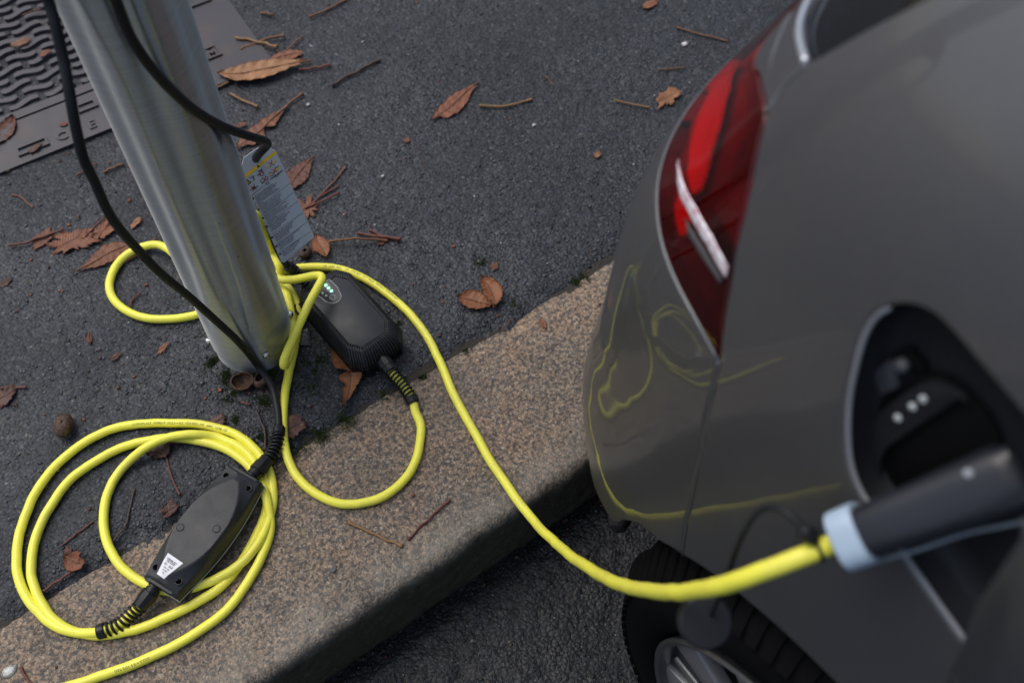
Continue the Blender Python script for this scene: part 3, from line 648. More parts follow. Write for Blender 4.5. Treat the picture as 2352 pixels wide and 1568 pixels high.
for i in range(8):
    L_ = (Vector(refp[(i+1) % 8])-Vector(refp[i])).length; nb_ = max(3, int(L_/.0033))
    for k in range(nb_):
        for du0, du1 in ((.22, .72),):
            base = len(rv); 
            for (a, b, cl, cw, z) in prof_r:
                Pq = cut(a, b, cl, cw); p, q = Vector(Pq[i]), Vector(Pq[(i+1) % 8]); dn = Vector(((q-p).y, -(q-p).x)).normalized()
                for u_, up_ in (((k+du0)/nb_, -.0006), ((k+du0+.08)/nb_, .0006), ((k+du1-.08)/nb_, .0006), ((k+du1)/nb_, -.0006)):
                    s = p.lerp(q, u_); flat_ = min(1, max(0, (z-.030)/.0145)); s2_ = s+dn*up_*(1-flat_)*-1.0*-1; rv.append(F5 @ Vector((s2_.x, s2_.y, z+up_*flat_)))
            m_ = len(prof_r)
            for r_ in range(m_-1):
                for c_ in range(3): a_ = base+r_*4+c_; rf.append((a_, a_+4, a_+5, a_+1))
            rf += [(base, base+1, base+2, base+3), (base+(m_-1)*4+3, base+(m_-1)*4+2, base+(m_-1)*4+1, base+(m_-1)*4)]
adopt(c2, tag(obj('grip_ribs', rv, rf, M_box), kind='stuff'))
# shield-shaped display: in frame x runs towards the far gland = -x
FD = F5 @ Matrix.Translation((0, 0, .04615))
def topxy(px, py): q = F5.inverted() @ G(px, py, .046); return q.x, q.y
shield = [topxy(*Z5(*q)) for q in ((440, 345), (620, 240), (700, 320), (742, 410), (725, 450), (690, 478), (640, 485), (590, 470), (500, 405))]
M_disp = plain('display_black', (.012, .013, .015), .30, var=.05)
prism('display', [p for p in shield][::-1] if False else shield, FD, -.0004, .0002, M_disp, c2)
M_wink = plain('pale_ink', (.62, .65, .66), .5, var=.02)
FD2 = F5 @ Matrix.Translation((0, 0, .0466))
wv = stroke(shield+[shield[0]], .00055)
for a, b in (((560, 285), (650, 390)), ((600, 262), (690, 330)), ((530, 300), (600, 400)), ((470, 340), (640, 330))): pass
for a, b in (((555, 278), (520, 415)), ((600, 255), (560, 430)), ((640, 270), (585, 460))): wv += stroke([topxy(*Z5(*a)), topxy(*Z5(*b))], .0004)[:0]
for a, b in (((500, 320), (560, 400)), ((545, 290), (620, 375)), ((590, 268), (650, 330))): wv += stroke([topxy(*Z5(*a)), topxy(*Z5(*b))], .0004)
for q in ((550, 378), (587, 405)):
    x, y = topxy(*Z5(*q)); up = Vector(topxy(*Z5(q[0], q[1]-20)))-Vector((x, y)); up = up.normalized(); sd = Vector((up.y, -up.x))
    T3 = [Vector((x, y))+up*.0024, Vector((x, y))-up*.0014+sd*.0022, Vector((x, y))-up*.0014-sd*.0022]; wv.append([tuple(p) for p in T3])
x, y = topxy(*Z5(655, 422))
for rr, a0_, a1_ in ((.0046, 0, 360), (.0026, 20, 165), (.0026, 200, 345)):
    pts_ = [(x+rr*math.cos(R(a)), y+rr*math.sin(R(a))) for a in np.linspace(a0_, a1_, 26 if rr > .004 else 12)]; wv += stroke(pts_, .0006)
for q in ((582, 300), (610, 328), (640, 358)):
    x, y = topxy(*Z5(*q)); rr = .0031; n_ = 4 if q[0] == 610 else 16
    wv += stroke([(x+rr*math.cos(R(a)+.6), y+rr*math.sin(R(a)+.6)) for a in np.linspace(0, 360, n_+1)], .0004)
flat_polys('display_print', wv, FD2, 0, M_wink, c2)
tl_ = NT('green_light'); tl_.set(Base_Color=(.1, .6, .2), Emission_Color=(.22, 1.0, .42), Emission_Strength=3.2); M_led = tl_.m
for q in ((582, 300), (610, 328), (640, 358)):
    x, y = topxy(*Z5(*q)); lathe('indicator_light', [(0, .0020), (.0005, .0020), (.0009, .0012)], (F5 @ Vector((x, y, .0463))), (0, 0, 1), M_led, c2, 14)
# strap eye on the flank and gland collars
q = F5.inverted() @ G(*Z5(350, 530), .02)
bm = bmesh.new(); ringp = [(q.x-.010, q.y-.004), (q.x+.010, q.y-.004), (q.x+.012, q.y+.014), (q.x-.008, q.y+.014)]
o = obj('strap_eye', *tube_mesh(spline([F5 @ Vector((x, y, .020)) for x, y in ((q.x+.012, -.044), (q.x+.010, -.051), (q.x-.006, -.052), (q.x-.012, -.046), (q.x-.008, -.042))], .001), .0016, 8), M_blk2, None, True); adopt(c2, o)
Ffar = F5 @ Vector((-.083, 0, .022)); Fnear = F5 @ Vector((.083, .0, .022))
strain_relief(c2, [F5 @ Vector((.078, 0.0, .022)), G(*Z5(1175, 1085), .021), G(*Z5(1260, 1195), .019), G(*Z5(1370, 1320), .016), G(*Z5(1440, 1425), .0135), G(*Z5(1478, 1500), .011)], M_yel, YR, .34, .12)
strain_relief(c2, [F5 @ Vector((-.080, 0, .022)), G(*Z5(400, 310), .028), G(*Z5(320, 215), .040), G(*Z5(250, 140), .052), G(*Z5(185, 100), .062)], M_blk, BR, .26, .20)
# black lead from the post down to the tag hook and on to the box
b0 = Vector((PC[0], PC[1], .98))+Vector((math.cos(thc+.45), math.sin(thc+.45), 0))*(PR+.06)
bB = [b0, b0+Vector((.005, -.03, -.02)), b0+Vector((.0, -.035, -.1)), GY(235, -60, .745), GY(265, 0, .748), GY(300, 85, .752), GY(355, 165, .758), GY(430, 240, .772), GY(500, 285, .79), GY(560, 309, .808), GY(600, 321, .822), GY(613, 327, .834), GY(613, 334, .842), GY(603, 345, .850), GY(590, 360, .866), GY(586, 385, .90), GY(600, 450, .915), GY(622, 530, .905), G(640, 578, .085), G(*Z5(185, 100), .062)]
o, cB_ = tube('black_cable', bB, BR, M_blk, c2, 16, .0025)
# yellow lead: loop on the kerb, up beside the post, round its back, out and over, then to the car
z1 = .0062
yp = gp([(*Z5(1478, 1500), .011), (954, 945, .008), (966, 975, z1), (964, 1015, z1), (954, 1060, z1), (918, 1112, z1), (873, 1144, z1), (820, 1156, z1), (768, 1152, z1), (712, 1124, z1), (674, 1082, z1), (655, 1030, z1), (650, 968, z1), (653, 915, z1), (663, 860, z1), (675, 805, z1), (685, 745, .010), (683, 700, .016), (668, 670, .02), (650, 652, .02)])
yp += [Vector((.196, .905, .020)), Vector((.150, .945, .018)), G(366, 563, .016), G(324, 568, .010), G(287, 588, z1), G(263, 615, z1), G(251, 652, z1), G(260, 686, z1), G(287, 712, z1), G(327, 729, z1), G(371, 733, z1), G(439, 725, z1)]
yp += [Vector((.150, .912, .008)), Vector((.205, .895, .018)), GD(651, 676, 1.40) if False else G(652, 668, .030), G(665, 700, .032), G(672, 745, .032), G(671, 790, .034), G(664, 822, .040), G(656, 838, .050), G(652, 838, .058), G(653, 826, .064), G(672, 780, .070), G(706, 704, .076), G(733, 655, .078), G(740, 640, .077), G(737, 633, .075), G(722, 633, .071), G(690, 640, .060), G(662, 643, .050), G(640, 640, .045)]
yp += [Vector((.205, .915, .06)), Vector((.165, .925, .14)), GY(588, 492, .905) + Vector((-.004, 0, .004)), GY(600, 522, .912), GY(625, 580, .93), G(641, 612, .035), G(646, 640, .018), G(640, 665, .02)]
yp += [Vector((.215, .905, .012)), G(630, 633, .012), G(645, 627, .014), G(662, 621, .014), G(700, 614, .010)]
yp += gp([(760, 615, z1), (820, 632, z1), (870, 660, z1), (930, 710, z1), (975, 765, z1), (1005, 820, z1), (1035, 890, z1), (1065, 950, z1), (1097, 1005, z1), (1128, 1060, z1), (1173, 1127, .009), (1218, 1187, .020)])
yp += [GD(1282, 1251, 1.19), GD(1357, 1307, 1.02), GD(1432, 1343, .88), GD(1500, 1357, .79), GD(1580, 1357, .71), GD(1660, 1342, .655), GD(1740, 1316, .625), GD(1820, 1287, .612), GD(1890, 1258, .610), GD(1945, 1236, .612)]
i_last = len(yp)
o, cy2 = tube('yellow_cable', yp, YR, M_yel, c2, 16, .004, .0009)
cable_print(c2, cy2, nearest_s(cy2, G(742, 617, z1)), 'CE  16/07  0491   -HR- VDE REG  0.5 + 3G2.5  S05BQ-F  COROPLAST', (.3, -.6, 1), YR, flip=False)
# --- warning tag --------------------------------------------------------------------------------
tg = empty('warning_tag', 'grey warning tag with yellow band hanging on the black cable beside the post', 'tag', (0, 0, 0))
TA, TB, TC = GY(635, 354, .868), GY(721, 541, .815), GY(655, 602, .812)      # right top corner, right bottom, left bottom
M_tag = plain('tag_grey', (.50, .55, .60), .32, var=.04)
yax = (TA-TB).normalized(); nrm = (TC-TB).cross(TA-TB).normalized(); 
if nrm.dot(Vector((0, 0, H))-TA) < 0: nrm = -nrm
xax = yax.cross(nrm); FT = Matrix((xax, yax, nrm)).transposed().to_4x4(); FT.translation = TB   # x right, y up the tag
def t2(px, py):                      # photograph survey -> tag plane
    d = Vector(ray(px, py)); o_ = Vector((0, 0, H)); k = (TB-o_).dot(nrm)/d.dot(nrm); q = FT.inverted() @ (o_+d*k); return q.x, q.y
def ZT(a, b): return 529+a*.2063, 323.5+b*.2063
outl = [t2(*ZT(*q)) for q in ((925, 1040), (933, 1062), (922, 1085), (600, 1352), (578, 1352), (566, 1340))]
ltop = t2(*ZT(570, 1345)); tr = t2(*ZT(510, 120)); W_ = ltop[0]-.0005
outl += [(ltop[0], ltop[1]+.004)]
tl1 = t2(*ZT(119, 300)); tl2 = t2(*ZT(150, 187)); ttop = t2(*ZT(300, 82)); tt2 = t2(*ZT(412, 80)); tt3 = t2(*ZT(488, 100))
outl += [tl1, tl2, ttop, tt2, tt3, tr]
print('tag', [tuple(round(c_, 3) for c_ in p) for p in outl])
prism('tag_plate', outl, FT, -.0006, .0006, M_tag, tg)
M_yb = plain('tag_yellow', (.95, .60, .01), .4, var=.03); M_redi = plain('red_ink', (.35, .02, .03), .5); M_yi = plain('yellow_ink', (.82, .55, .02), .5)
FP = FT @ Matrix.Translation((0, 0, .0008)); FP2 = FT @ Matrix.Translation((0, 0, .0010)); FP3 = FT @ Matrix.Translation((0, 0, .0012))
pt = lambda a, b: t2(*ZT(a, b))
flat_polys('yellow_band', [[pt(145, 385), pt(505, 107), pt(518, 137), pt(162, 420)]], FP, 0, M_yb, tg)
blk = [[pt(300, 262), pt(328, 285), pt(298, 302)]]
dk = []
def sk(*q, w=.0006): return stroke([pt(*p) for p in q], w)
dk += sk((375, 405), (330, 500), (225, 618))[:0]
dk += sk((590, 325), (440, 432))+sk((385, 490), (225, 615))
for q in (((425, 360), (450, 345), (470, 358), (500, 335)), ((500, 305), (520, 290), (540, 270)), ((440, 400), (470, 380), (500, 385), (560, 340)), ((455, 412), (480, 398), (520, 395), (570, 322)), ((295, 380), (320, 365)), ((300, 388), (325, 375)), ((322, 362), (350, 392), (372, 372), (345, 320), (318, 335), (322, 362)), ((240, 400), (262, 415), (250, 445)), ((262, 415), (268, 440)), ((245, 385), (262, 412)), ((205, 410), (240, 402), (272, 385)), ((330, 440), (345, 465), (385, 440), (370, 415), (330, 440)), ((385, 440), (420, 420), (415, 395), (390, 395)), ((352, 480), (365, 460)), ((393, 470), (405, 488), (428, 470), (415, 452), (393, 470))): dk += sk(*q, w=.0007)
for q in (((205, 545), (215, 540), (212, 555), (203, 552)), ((300, 495), (313, 500), (300, 515)), ((235, 520), (265, 500), (290, 520), (258, 545)), ((350, 315), (362, 330), (355, 345), (346, 325))): blk.append([pt(*p) for p in q])
dk += sk((215, 545), (305, 505), w=.0009)
dk += sk((178, 430), (228, 458), (190, 492), (178, 430), w=.0012)+sk((196, 448), (205, 458), (196, 462), (204, 476))
for a in ((660, 468, 350, 745)[:4],): pass
flat_polys('pictogram_print', blk+dk, FP2, 0, M_ink, tg)
ye = [[pt(180, 436), pt(224, 460), pt(190, 488)], [pt(395, 295), pt(412, 285), pt(418, 300), pt(400, 310)], [pt(470, 232), pt(497, 220), pt(500, 240), pt(478, 250)], [pt(425, 375), pt(440, 366), pt(445, 385), pt(428, 390)], [pt(492, 325), pt(512, 302), pt(540, 292), pt(530, 325), pt(505, 335)]]
ye += sk((415, 290), (440, 275), (465, 245), w=.0009)+sk((500, 228), (530, 213), w=.0009)+sk((442, 375), (470, 355), (495, 325), w=.0009)+sk((538, 292), (568, 268), w=.0009)
flat_polys('yellow_pictograms', ye, FP, .0001, M_yi, tg)
rd = []
for (cx_, cy_, a_) in ((452, 253, 36), (490, 330, 36), (337, 342, 38), (382, 422, 36), (256, 520, 36)): rd += sk((cx_-a_, cy_-14), (cx_+a_, cy_+12), w=.0008)+sk((cx_+8, cy_-a_*1.2), (cx_-8, cy_+a_*1.2), w=.0008)
flat_polys('red_crosses', rd, FP3, 0, M_redi, tg)
# text blocks, one per language
tw = Vector(pt(600, 390))-Vector(pt(275, 620)); rot = math.atan2(tw.y, tw.x)
eyd = (Vector(pt(245, 640))-Vector(pt(546, 1262))).normalized()
blocks = [((245, 645), 'DK', ['Forkert anvendelse af opladningskablet kan forårsage', 'kortslutning, alvorlige kvæstelser og livsfarlige elektriske stød!', 'Opladningen må kun foretages med hjælp af anvisningerne', 'i håndbøgerne og kun ved egnede stikkontakter', 'Kablet må kun anvendes med det køretøj, det er leveret', 'sammen med. I modsat fald kan brugeren pådrage sig livsfarlige', 'elektriske stød']),
 ((306, 765), 'FI', ['Käytä latauskaapelia vain ohjeiden mukaisesti, koska', 'virheellinen käyttö voi johtaa sähköiskuun tai paloon', 'Lataa ainoastaan sopivasta pistorasiasta, joka on', 'asennettu oikein ja tarkastettu ennen lataamista', 'Kaapelia saa käyttää vain tämän auton kanssa']),
 ((355, 862), 'N', ['Feilaktig bruk av ladekabelen kan forårsake kortslutning', 'alvorlige skader og livsfarlige elektriske støt', 'Må bare lades ved egnede stikkontakter og som beskrevet', 'i håndboken. Kabelen må kun brukes med kjøretøyet', 'Ikke bruk skjøteledning']),
 ((402, 955), 'NL', ['Onjuist gebruik van de laadkabel kan kortsluiting', 'ernstig letsel en levensgevaarlijke stroomstoot veroorzaken', 'Alleen laden aan daarvoor geschikte stopcontacten', 'en volgens de aanwijzingen in het handboek', 'De kabel uitsluitend met deze auto gebruiken', 'Geen verlengkabel gebruiken']),
 ((458, 1075), 'CZ', ['Nesprávné použití nabíjecího kabelu může způsobit', 'zkrat, těžké zranění a životu nebezpečný úraz', 'Nabíjejte pouze ve vhodných zásuvkách podle', 'pokynů v návodu k obsluze vozidla', 'Kabel používejte jen s tímto vozem']),
 ((506, 1176), 'PL', ['Nieprawidłowe użycie kabla może spowodować zwarcie', 'ciężkie obrażenia i porażenie prądem', 'Ładować tylko z odpowiednich gniazd', 'zgodnie z instrukcją obsługi pojazdu']),
 ((546, 1262), 'GB', ['Improper use of the charging cable may cause', 'short circuit, serious injury and electric shock', 'Only charge at suitable sockets and as', 'described in the owner manual'])]
sep = []; dots = []
for (p0, lg, lines) in blocks:
    o2 = Vector(pt(*p0)); ex = Vector((math.cos(rot), math.sin(rot))); ey = Vector((-ex.y, ex.x))
    c_ = o2+ex*.0008; dots.append([tuple(c_+Vector((.0016*math.cos(a), .0015*math.sin(a)))) for a in np.linspace(0, 6.28, 14)[:-1]])
    m4 = FP2 @ Matrix.Translation((o2.x, o2.y, 0)) @ Matrix(((ex.x, eyd.x, 0, 0), (ex.y, eyd.y, 0, 0), (0, 0, 1, 0), (0, 0, 0, 1)))
    text_mesh('\n'.join(lines), .0021 if len(lines) > 5 else .0024, m4 @ Matrix.Translation((.0032, .0004, 0)) @ Matrix.Diagonal((.64, 1, 1, 1)), M_ink, 'tag_text', tg, bold=.00004)
for (a, b) in (((305, 738), (662, 470)), ((352, 833), (707, 570)), ((400, 930), (755, 665)), ((447, 1045), (800, 800)), ((505, 1150), (848, 905)), ((540, 1235), (893, 1008)), ((580, 1338), (915, 1090))): sep += sk(a, b, w=.0004)
flat_polys('separator_lines', sep, FP2, 0, M_ink, tg); flat_polys('language_dots', dots, FP2, .0001, M_ink, tg)
# slot rim through which the cable passes
q = pt(262, 232); lathe('slot_edge', [(-.0009, .0046), (-.0009, .0062), (.0009, .0062), (.0009, .0046)], FT @ Vector((q[0], q[1], 0)), nrm, M_tag, tg, 20)
# ------------------------------------------------------------------ car body surface: plan loops x height profile
KS = .90                                # overall size
BCX, BCY = 1.34, -1.75
_right = [(.345, -1.5), (.335, -.9), (.338, -.45), (.350, -.15), (.352, .05), (.356, .18), (.372, .29), (.42, .385), (.53, .45), (.74, .49), (1.0, .51), (1.34, .515)]
_low = {4: (.350, .05), 5: (.350, .19), 6: (.350, .325), 7: (.388, .432), 8: (.50, .50), 9: (.74, .535), 10: (1.0, .55), 11: (1.34, .555)}
def _loop(r):
    q = list(r)+[(2*BCX-x, y) for x, y in r[:-1]][::-1]
    return q+[(2*BCX-.37, -2.8), (2*BCX-.45, -3.5), (1.95, -4.0), (1.34, -4.08), (.73, -4.0), (.45, -3.5), (.37, -2.8)]
def _bspl(cp, n):
    cp = np.array(cp); N = len(cp); t = (np.arange(n)/n)[:, None]; out = []
    for i in range(N):
        p0, p1, p2, p3 = cp[(i-1) % N], cp[i], cp[(i+1) % N], cp[(i+2) % N]
        out.append(((1-t)**3*p0+(3*t**3-6*t*t+4)*p1+(-3*t**3+3*t*t+3*t+1)*p2+t**3*p3)/6)
    out = np.concatenate(out); return np.vstack([out, out[:1]])
_CA = _bspl(_loop(_right), 60); _CB = _bspl(_loop([_low.get(i, p) for i, p in enumerate(_right)]), 60)
_SA = np.r_[0, np.cumsum(np.linalg.norm(np.diff(_CA, axis=0), axis=1))]; UL = _SA[-1]; UC = _SA[11*60]   # UC = rear centre
_PT = np.array([(-.02, .960, .962), (.06, .977, .979), (.15, .985, .986), (.25, .993, .993), (.35, .998, .998), (.45, 1, 1), (.53, .999, 1.0), (.60, .996, .997), (.66, .990, .985), (.72, .982, .974), (.78, .972, .963), (.84, .955, .950), (.90, .93, .935), (1.0, .885, .90), (1.1, .84, .86), (1.2, .79, .81), (1.27, .70, .73), (1.31, .5, .55), (1.33, .0, .0)])
_kk = np.linspace(-1, 1, 9)*.045; _kw = np.exp(-(_kk/.028)**2); _kw /= _kw.sum()
def prof(z):
    return [sum(w_*np.interp(np.minimum(z+k, z*0+1.27 if c < 0 else 9), _PT[:, 0], _PT[:, c]) for w_, k in zip(_kw, _kk)) for c in (1, 2)]
def BS(u, z):                          # body surface point(s)
    u = np.mod(np.asarray(u, float), UL); z = np.asarray(z, float)+0*u
    w = np.interp(z, [.12, .2, .25, .3, .35, .4, .45, .5, .54, .58, .62, .66], [0, .03, .10, .26, .45, .55, .62, .68, .74, .84, .95, 1])
    x = np.interp(u, _SA, _CA[:, 0])*w+(1-w)*np.interp(u, _SA, _CB[:, 0]); y = np.interp(u, _SA, _CA[:, 1])*w+(1-w)*np.interp(u, _SA, _CB[:, 1])
    kx, kr = prof(z); X = BCX+(x-BCX)*kx; Y = BCY+(y-BCY)*kr
    return np.stack([X*KS, Y*KS, H-KS*(H-z)], -1)
def BN(u, z, e=.012):
    a = BS(np.asarray(u)+e, z)-BS(np.asarray(u)-e, z); b = BS(u, np.asarray(z)+e*.5)-BS(u, np.asarray(z)-e*.5); n = np.cross(a, b); n = -n/(np.linalg.norm(n, axis=-1)[..., None]+1e-12)
    # outward
    c = BS(u, z)-np.array([BCX*KS, BCY*KS, .5]); s = np.sign((n*c).sum(-1)); return n*s[..., None]
def _px(p):
    v = (np.asarray(p)-np.array([0, 0, H])) @ M; return np.stack([PX-v[..., 0]*F/v[..., 2], PY+v[..., 1]*F/v[..., 2]], -1)
_ug = np.arange(UC-1.6, UC-.05, .008); _zg = np.arange(-.02, 1.15, .005); _U, _Z = np.meshgrid(_ug, _zg); _P = BS(_U, _Z); _Q = _px(_P)
_fr = (BN(_U, _Z)*(_P-np.array([0, 0, H]))).sum(-1) < 0
def UV(px, py, dz=0):                  # where a surveyed point lies on the body
    d = np.hypot(_Q[..., 0]-px, _Q[..., 1]-py); d = np.where(_fr, d, 1e9); i = np.unravel_index(d.argmin(), d.shape); u, z = _ug[i[1]], _zg[i[0]]
    for _ in range(4):
        q = _px(BS(u, z)); J = np.stack([(_px(BS(u+1e-4, z))-q)/1e-4, (_px(BS(u, z+1e-4))-q)/1e-4], 1)
        if abs(np.linalg.det(J)) < 2e4: break
        st = np.linalg.solve(J, np.array([px, py])-q); st = np.clip(st, -.01, .01); u += st[0]; z += st[1]
    return (float(u), float(z))
def inpoly(P_, poly):
    x, y = P_[:, 0], P_[:, 1]; r = np.zeros(len(P_), bool); n = len(poly)
    for i in range(n):
        (x1, y1), (x2, y2) = poly[i], poly[(i+1) % n]
        c = ((y1 > y) != (y2 > y)) & (x < (x2-x1)*(y-y1)/(y2-y1+1e-15)+x1); r ^= c
    return r
def resamp(poly, st):
    out = []
    for i in range(len(poly)):
        a, b = np.array(poly[i]), np.array(poly[(i+1) % len(poly)]); n = max(1, int(np.linalg.norm(b-a)/st)); out += [tuple(a+(b-a)*k/n) for k in range(n)]
    return out
def smooth_open(pts, st=.008): return [tuple(p[:2]) for p in spline([(a, b, 0) for a, b in pts], st)]
def panel(name, poly, mat, parent, holes=(), off=0.0, st=.02, lip=.010, gap=.0016, lipmat=None, bst=.010):
    """a pressed body panel: interior follows the body surface, the rim is rolled over and turned inwards"""
    def shrink(p, d):
        a = sum(p[i][0]*p[(i+1) % len(p)][1]-p[(i+1) % len(p)][0]*p[i][1] for i in range(len(p))); sg = 1 if a > 0 else -1; o_ = []
        for i in range(len(p)):
            t1 = np.array(p[i])-np.array(p[i-1]); t2_ = np.array(p[(i+1) % len(p)])-np.array(p[i]); t1 /= np.linalg.norm(t1)+1e-9; t2_ /= np.linalg.norm(t2_)+1e-9
            n1 = np.array([-t1[1], t1[0]]); n2 = np.array([-t2_[1], t2_[0]]); nn = (n1+n2); nn = nn/max(.5, nn.dot(n1)); o_.append(tuple(np.array(p[i])+sg*d*nn))
        return o_
    loops = []; pl = resamp(poly, bst); loops.append((shrink(pl, gap), 1, pl))
    for h in holes: hl_ = resamp(h, bst); loops.append((shrink(hl_, -gap), -1, hl_))
    us = [p[0] for p in pl]; zs_ = [p[1] for p in pl]
    gu, gz = np.meshgrid(np.arange(min(us), max(us), st), np.arange(min(zs_), max(zs_), st)); gp_ = np.stack([gu.ravel(), gz.ravel()], 1)
    inn = [shrink(l[0], l[1]*.0025) for l in loops]; core = [shrink(l[0], l[1]*.008) for l in loops]
    k = inpoly(gp_, core[0])
    for c in core[1:]: k &= ~inpoly(gp_, c)
    gp_ = gp_[k]; V2 = []; E2 = []; rings = []
    for l in inn:
        b = len(V2); V2 += [Vector(p) for p in l]; n = len(l); E2 += [(b+i, b+(i+1) % n) for i in range(n)]; rings.append((b, n))
    nb = len(V2); V2 += [Vector(p) for p in gp_.tolist()]
    ov, oe, of, iv, ie, if_ = delaunay_2d_cdt(V2, E2, [], 0, 1e-6)
    ovn = np.array([tuple(v) for v in ov]); tri = np.array([tuple(f) for f in of]); c = ovn[tri].mean(1)
    k = inpoly(c, inn[0]); 
    for q in inn[1:]: k &= ~inpoly(c, q)
    tri = tri[k]; P3 = BS(ovn[:, 0], ovn[:, 1]); N3 = BN(ovn[:, 0], ovn[:, 1]); P3 = P3+N3*off
    mp = {}
    for i, l in enumerate(iv):
        for j in l: mp[j] = i
    v = [tuple(p) for p in P3]; n = [tuple(q) for q in N3]; f = [tuple(int(a) for a in t) for t in tri]; mi = [0]*len(f)
    for (l, sg, _), (b, cnt) in zip(loops, rings):
        mid = np.array(shrink(l, sg*.0007)); out = np.array(l); inn_idx = [mp.get(b+i, 0) for i in range(cnt)]
        nm, no = BN(mid[:, 0], mid[:, 1]), BN(out[:, 0], out[:, 1]); pm = BS(mid[:, 0], mid[:, 1])+nm*(off-.0004); po = BS(out[:, 0], out[:, 1])+no*(off-.0018); pd = BS(out[:, 0], out[:, 1])+no*(off-lip)
        lat = BS(out[:, 0], out[:, 1])-pm; lat /= np.linalg.norm(lat, axis=1)[:, None]+1e-9
        rr = [inn_idx]
        for P_, Nn in ((pm, nm*.8+lat*.5), (po, nm*.15+lat), (pd, lat)):
            b0 = len(v); v += [tuple(p) for p in P_]; n += [tuple(q/np.linalg.norm(q)) for q in Nn]; rr.append(list(range(b0, b0+cnt)))
        for a in range(3):
            for i in range(cnt): j = (i+1) % cnt; f.append((rr[a][i], rr[a][j], rr[a+1][j], rr[a+1][i])); mi.append(0 if a < 2 else 1)
    me = mesh(v, f); 
    # orient
    for p in list(me.polygons)[:1]: pass
    bm = bmesh.new(); bm.from_mesh(me); bm.faces.ensure_lookup_table()
    for fc in bm.faces:
        fc.normal_update(); a = sum((Vector(n[vv.index]) for vv in fc.verts), Vector())
        if fc.normal.dot(a) < 0: fc.normal_flip()
        fc.smooth = True
    bm.to_mesh(me); bm.free(); me.normals_split_custom_set_from_vertices([Vector(q) for q in n])
    o = link(name, me, [mat, lipmat or mat]); me.polygons.foreach_set('material_index', mi); me.update(); adopt(parent, o); return o
def paint():
    t = NT('grey_metallic_paint'); fl = t.vor(2600, 'Color'); s_ = t.n('ShaderNodeSeparateColor'); t.l(fl, s_.inputs[0])
    col = t.mix((.078, .078, .084), (.114, .114, .121), s_.outputs[0]); dust = t.ramp(t.math('ADD', t.noise(13, 6, .7), t.math('MULTIPLY', t.math('SUBTRACT', t.noise(260, 3, .7), .5), .5)), [(.48, 0.0), (.85, .22)])
    col = t.mix(col, (.17, .155, .13), dust)
    t.set(Base_Color=col, Metallic=.42, Roughness=.42, Coat_Weight=.58, Coat_Roughness=t.math('MULTIPLY_ADD', t.noise(13, 5), .05, .015), Coat_IOR=1.5); return t.m
M_paint = paint()
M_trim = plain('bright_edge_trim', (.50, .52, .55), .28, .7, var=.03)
M_dark = plain('unpainted_black', (.004, .004, .0045), .85)
def glassmat():
    t = NT('dark_glass'); t.set(Base_Color=(.006, .007, .009), Roughness=.03, Coat_Weight=.0, IOR=1.5); return t.m
M_glass = glassmat()
car = empty('parked_car', 'dark grey hatchback parked on the road, charging through its open rear side port', 'car', (.32, .2, -.14))
# survey of the outlines
tip = UV(1650, 828)
Redge = [UV(*q) for q in ((1656, 759), (1664, 703), (1675, 647), (1689, 562), (1710, 478), (1728, 394), (1744, 318), (1757, 262))]
Rtop = [UV(1744, 190), UV(1742, 112)]
Lbot = [UV(*q) for q in ((1599, 737), (1560, 664), (1528, 588))]
seam = [UV(*q) for q in ((1649, 832), (1636, 900), (1615, 1010), (1596, 1100), (1580, 1180))]
sb = UV(1566, 1275)
corner = UV(1852, 146); mid = UV(1800, 195); g1 = UV(2110, 2)
MU = lambda u: 2*UC-u
lz = Lbot[-1][1]
print('tip', tip, 'R', Redge, Rtop, 'L', Lbot, 'seam', seam, sb, 'corner', corner, g1, 'UC', UC)
ltop = .80
light_in = 2.62-2.604+UC-.38 if False else UC-.52
right_edge = smooth_open([tip]+Redge+Rtop+[(Rtop[-1][0]+.045, .792)], .008)
bot_edge = smooth_open([tip]+Lbot+[(Lbot[-1][0]+.07, lz+.004), (light_in-.05, lz+.012), (light_in, lz+.014)], .008)
light_poly = right_edge+[(light_in-.06, .775), (light_in, .74)]+bot_edge[::-1][:-1]
# quarter panel ---------------------------------------------------------------------------------
flap_px = [(2068, 703), (2100, 704), (2140, 722), (2185, 765), (2240, 830), (2296, 896), (2352, 960), (2400, 1016), (2440, 1066), (2462, 1110), (2470, 1160), (2466, 1230), (2452, 1330), (2434, 1420), (2410, 1490), (2376, 1540), (2330, 1562), (2280, 1552), (2236, 1510), (2182, 1437), (2100, 1320), (2022, 1205), (1975, 1142), (1950, 1080), (1941, 1000), (1944, 920), (1958, 845), (1982, 765), (2008, 725), (2036, 708)]
flap = [UV(*q) for q in flap_px]; flap = smooth_open(flap+[flap[0]], .006)[:-1]
WC = Vector((.315, -.075, .150)); WR = .29        # rear wheel
def arch_uv(a, r=.318):                          # point of the arch circle in body coordinates
    y, z = WC.y+r*math.cos(a), WC.z+r*math.sin(a); zp = H-(H-z)/KS
    us_ = np.linspace(UC-2.2, UC-.9, 600); ys_ = BS(us_, np.full_like(us_, zp))[:, 1]; return (float(np.interp(y, ys_, us_)), zp)
archr = [arch_uv(a) for a in np.linspace(R(44), R(180), 30)]
fu = UC-4.2                                     # forward end of the modelled side
winr = [(UC-1.02, .915), (UC-1.3, .905), (UC-2.9, .86), (UC-2.95, .90), (UC-2.55, 1.17), (UC-1.25, 1.19), (UC-1.05, 1.12)]
side_poly = [sb]+[s_ for s_ in seam[::-1]]+right_edge[1:len(right_edge)-6][:]
ri = [i for i, p in enumerate(right_edge) if p[1] <= Redge[-1][1]+.003][-1]
glass_edge = smooth_open([corner, g1, (g1[0]-.02, .96), (g1[0]-.03, 1.10), (g1[0]+.0, 1.20)], .012)
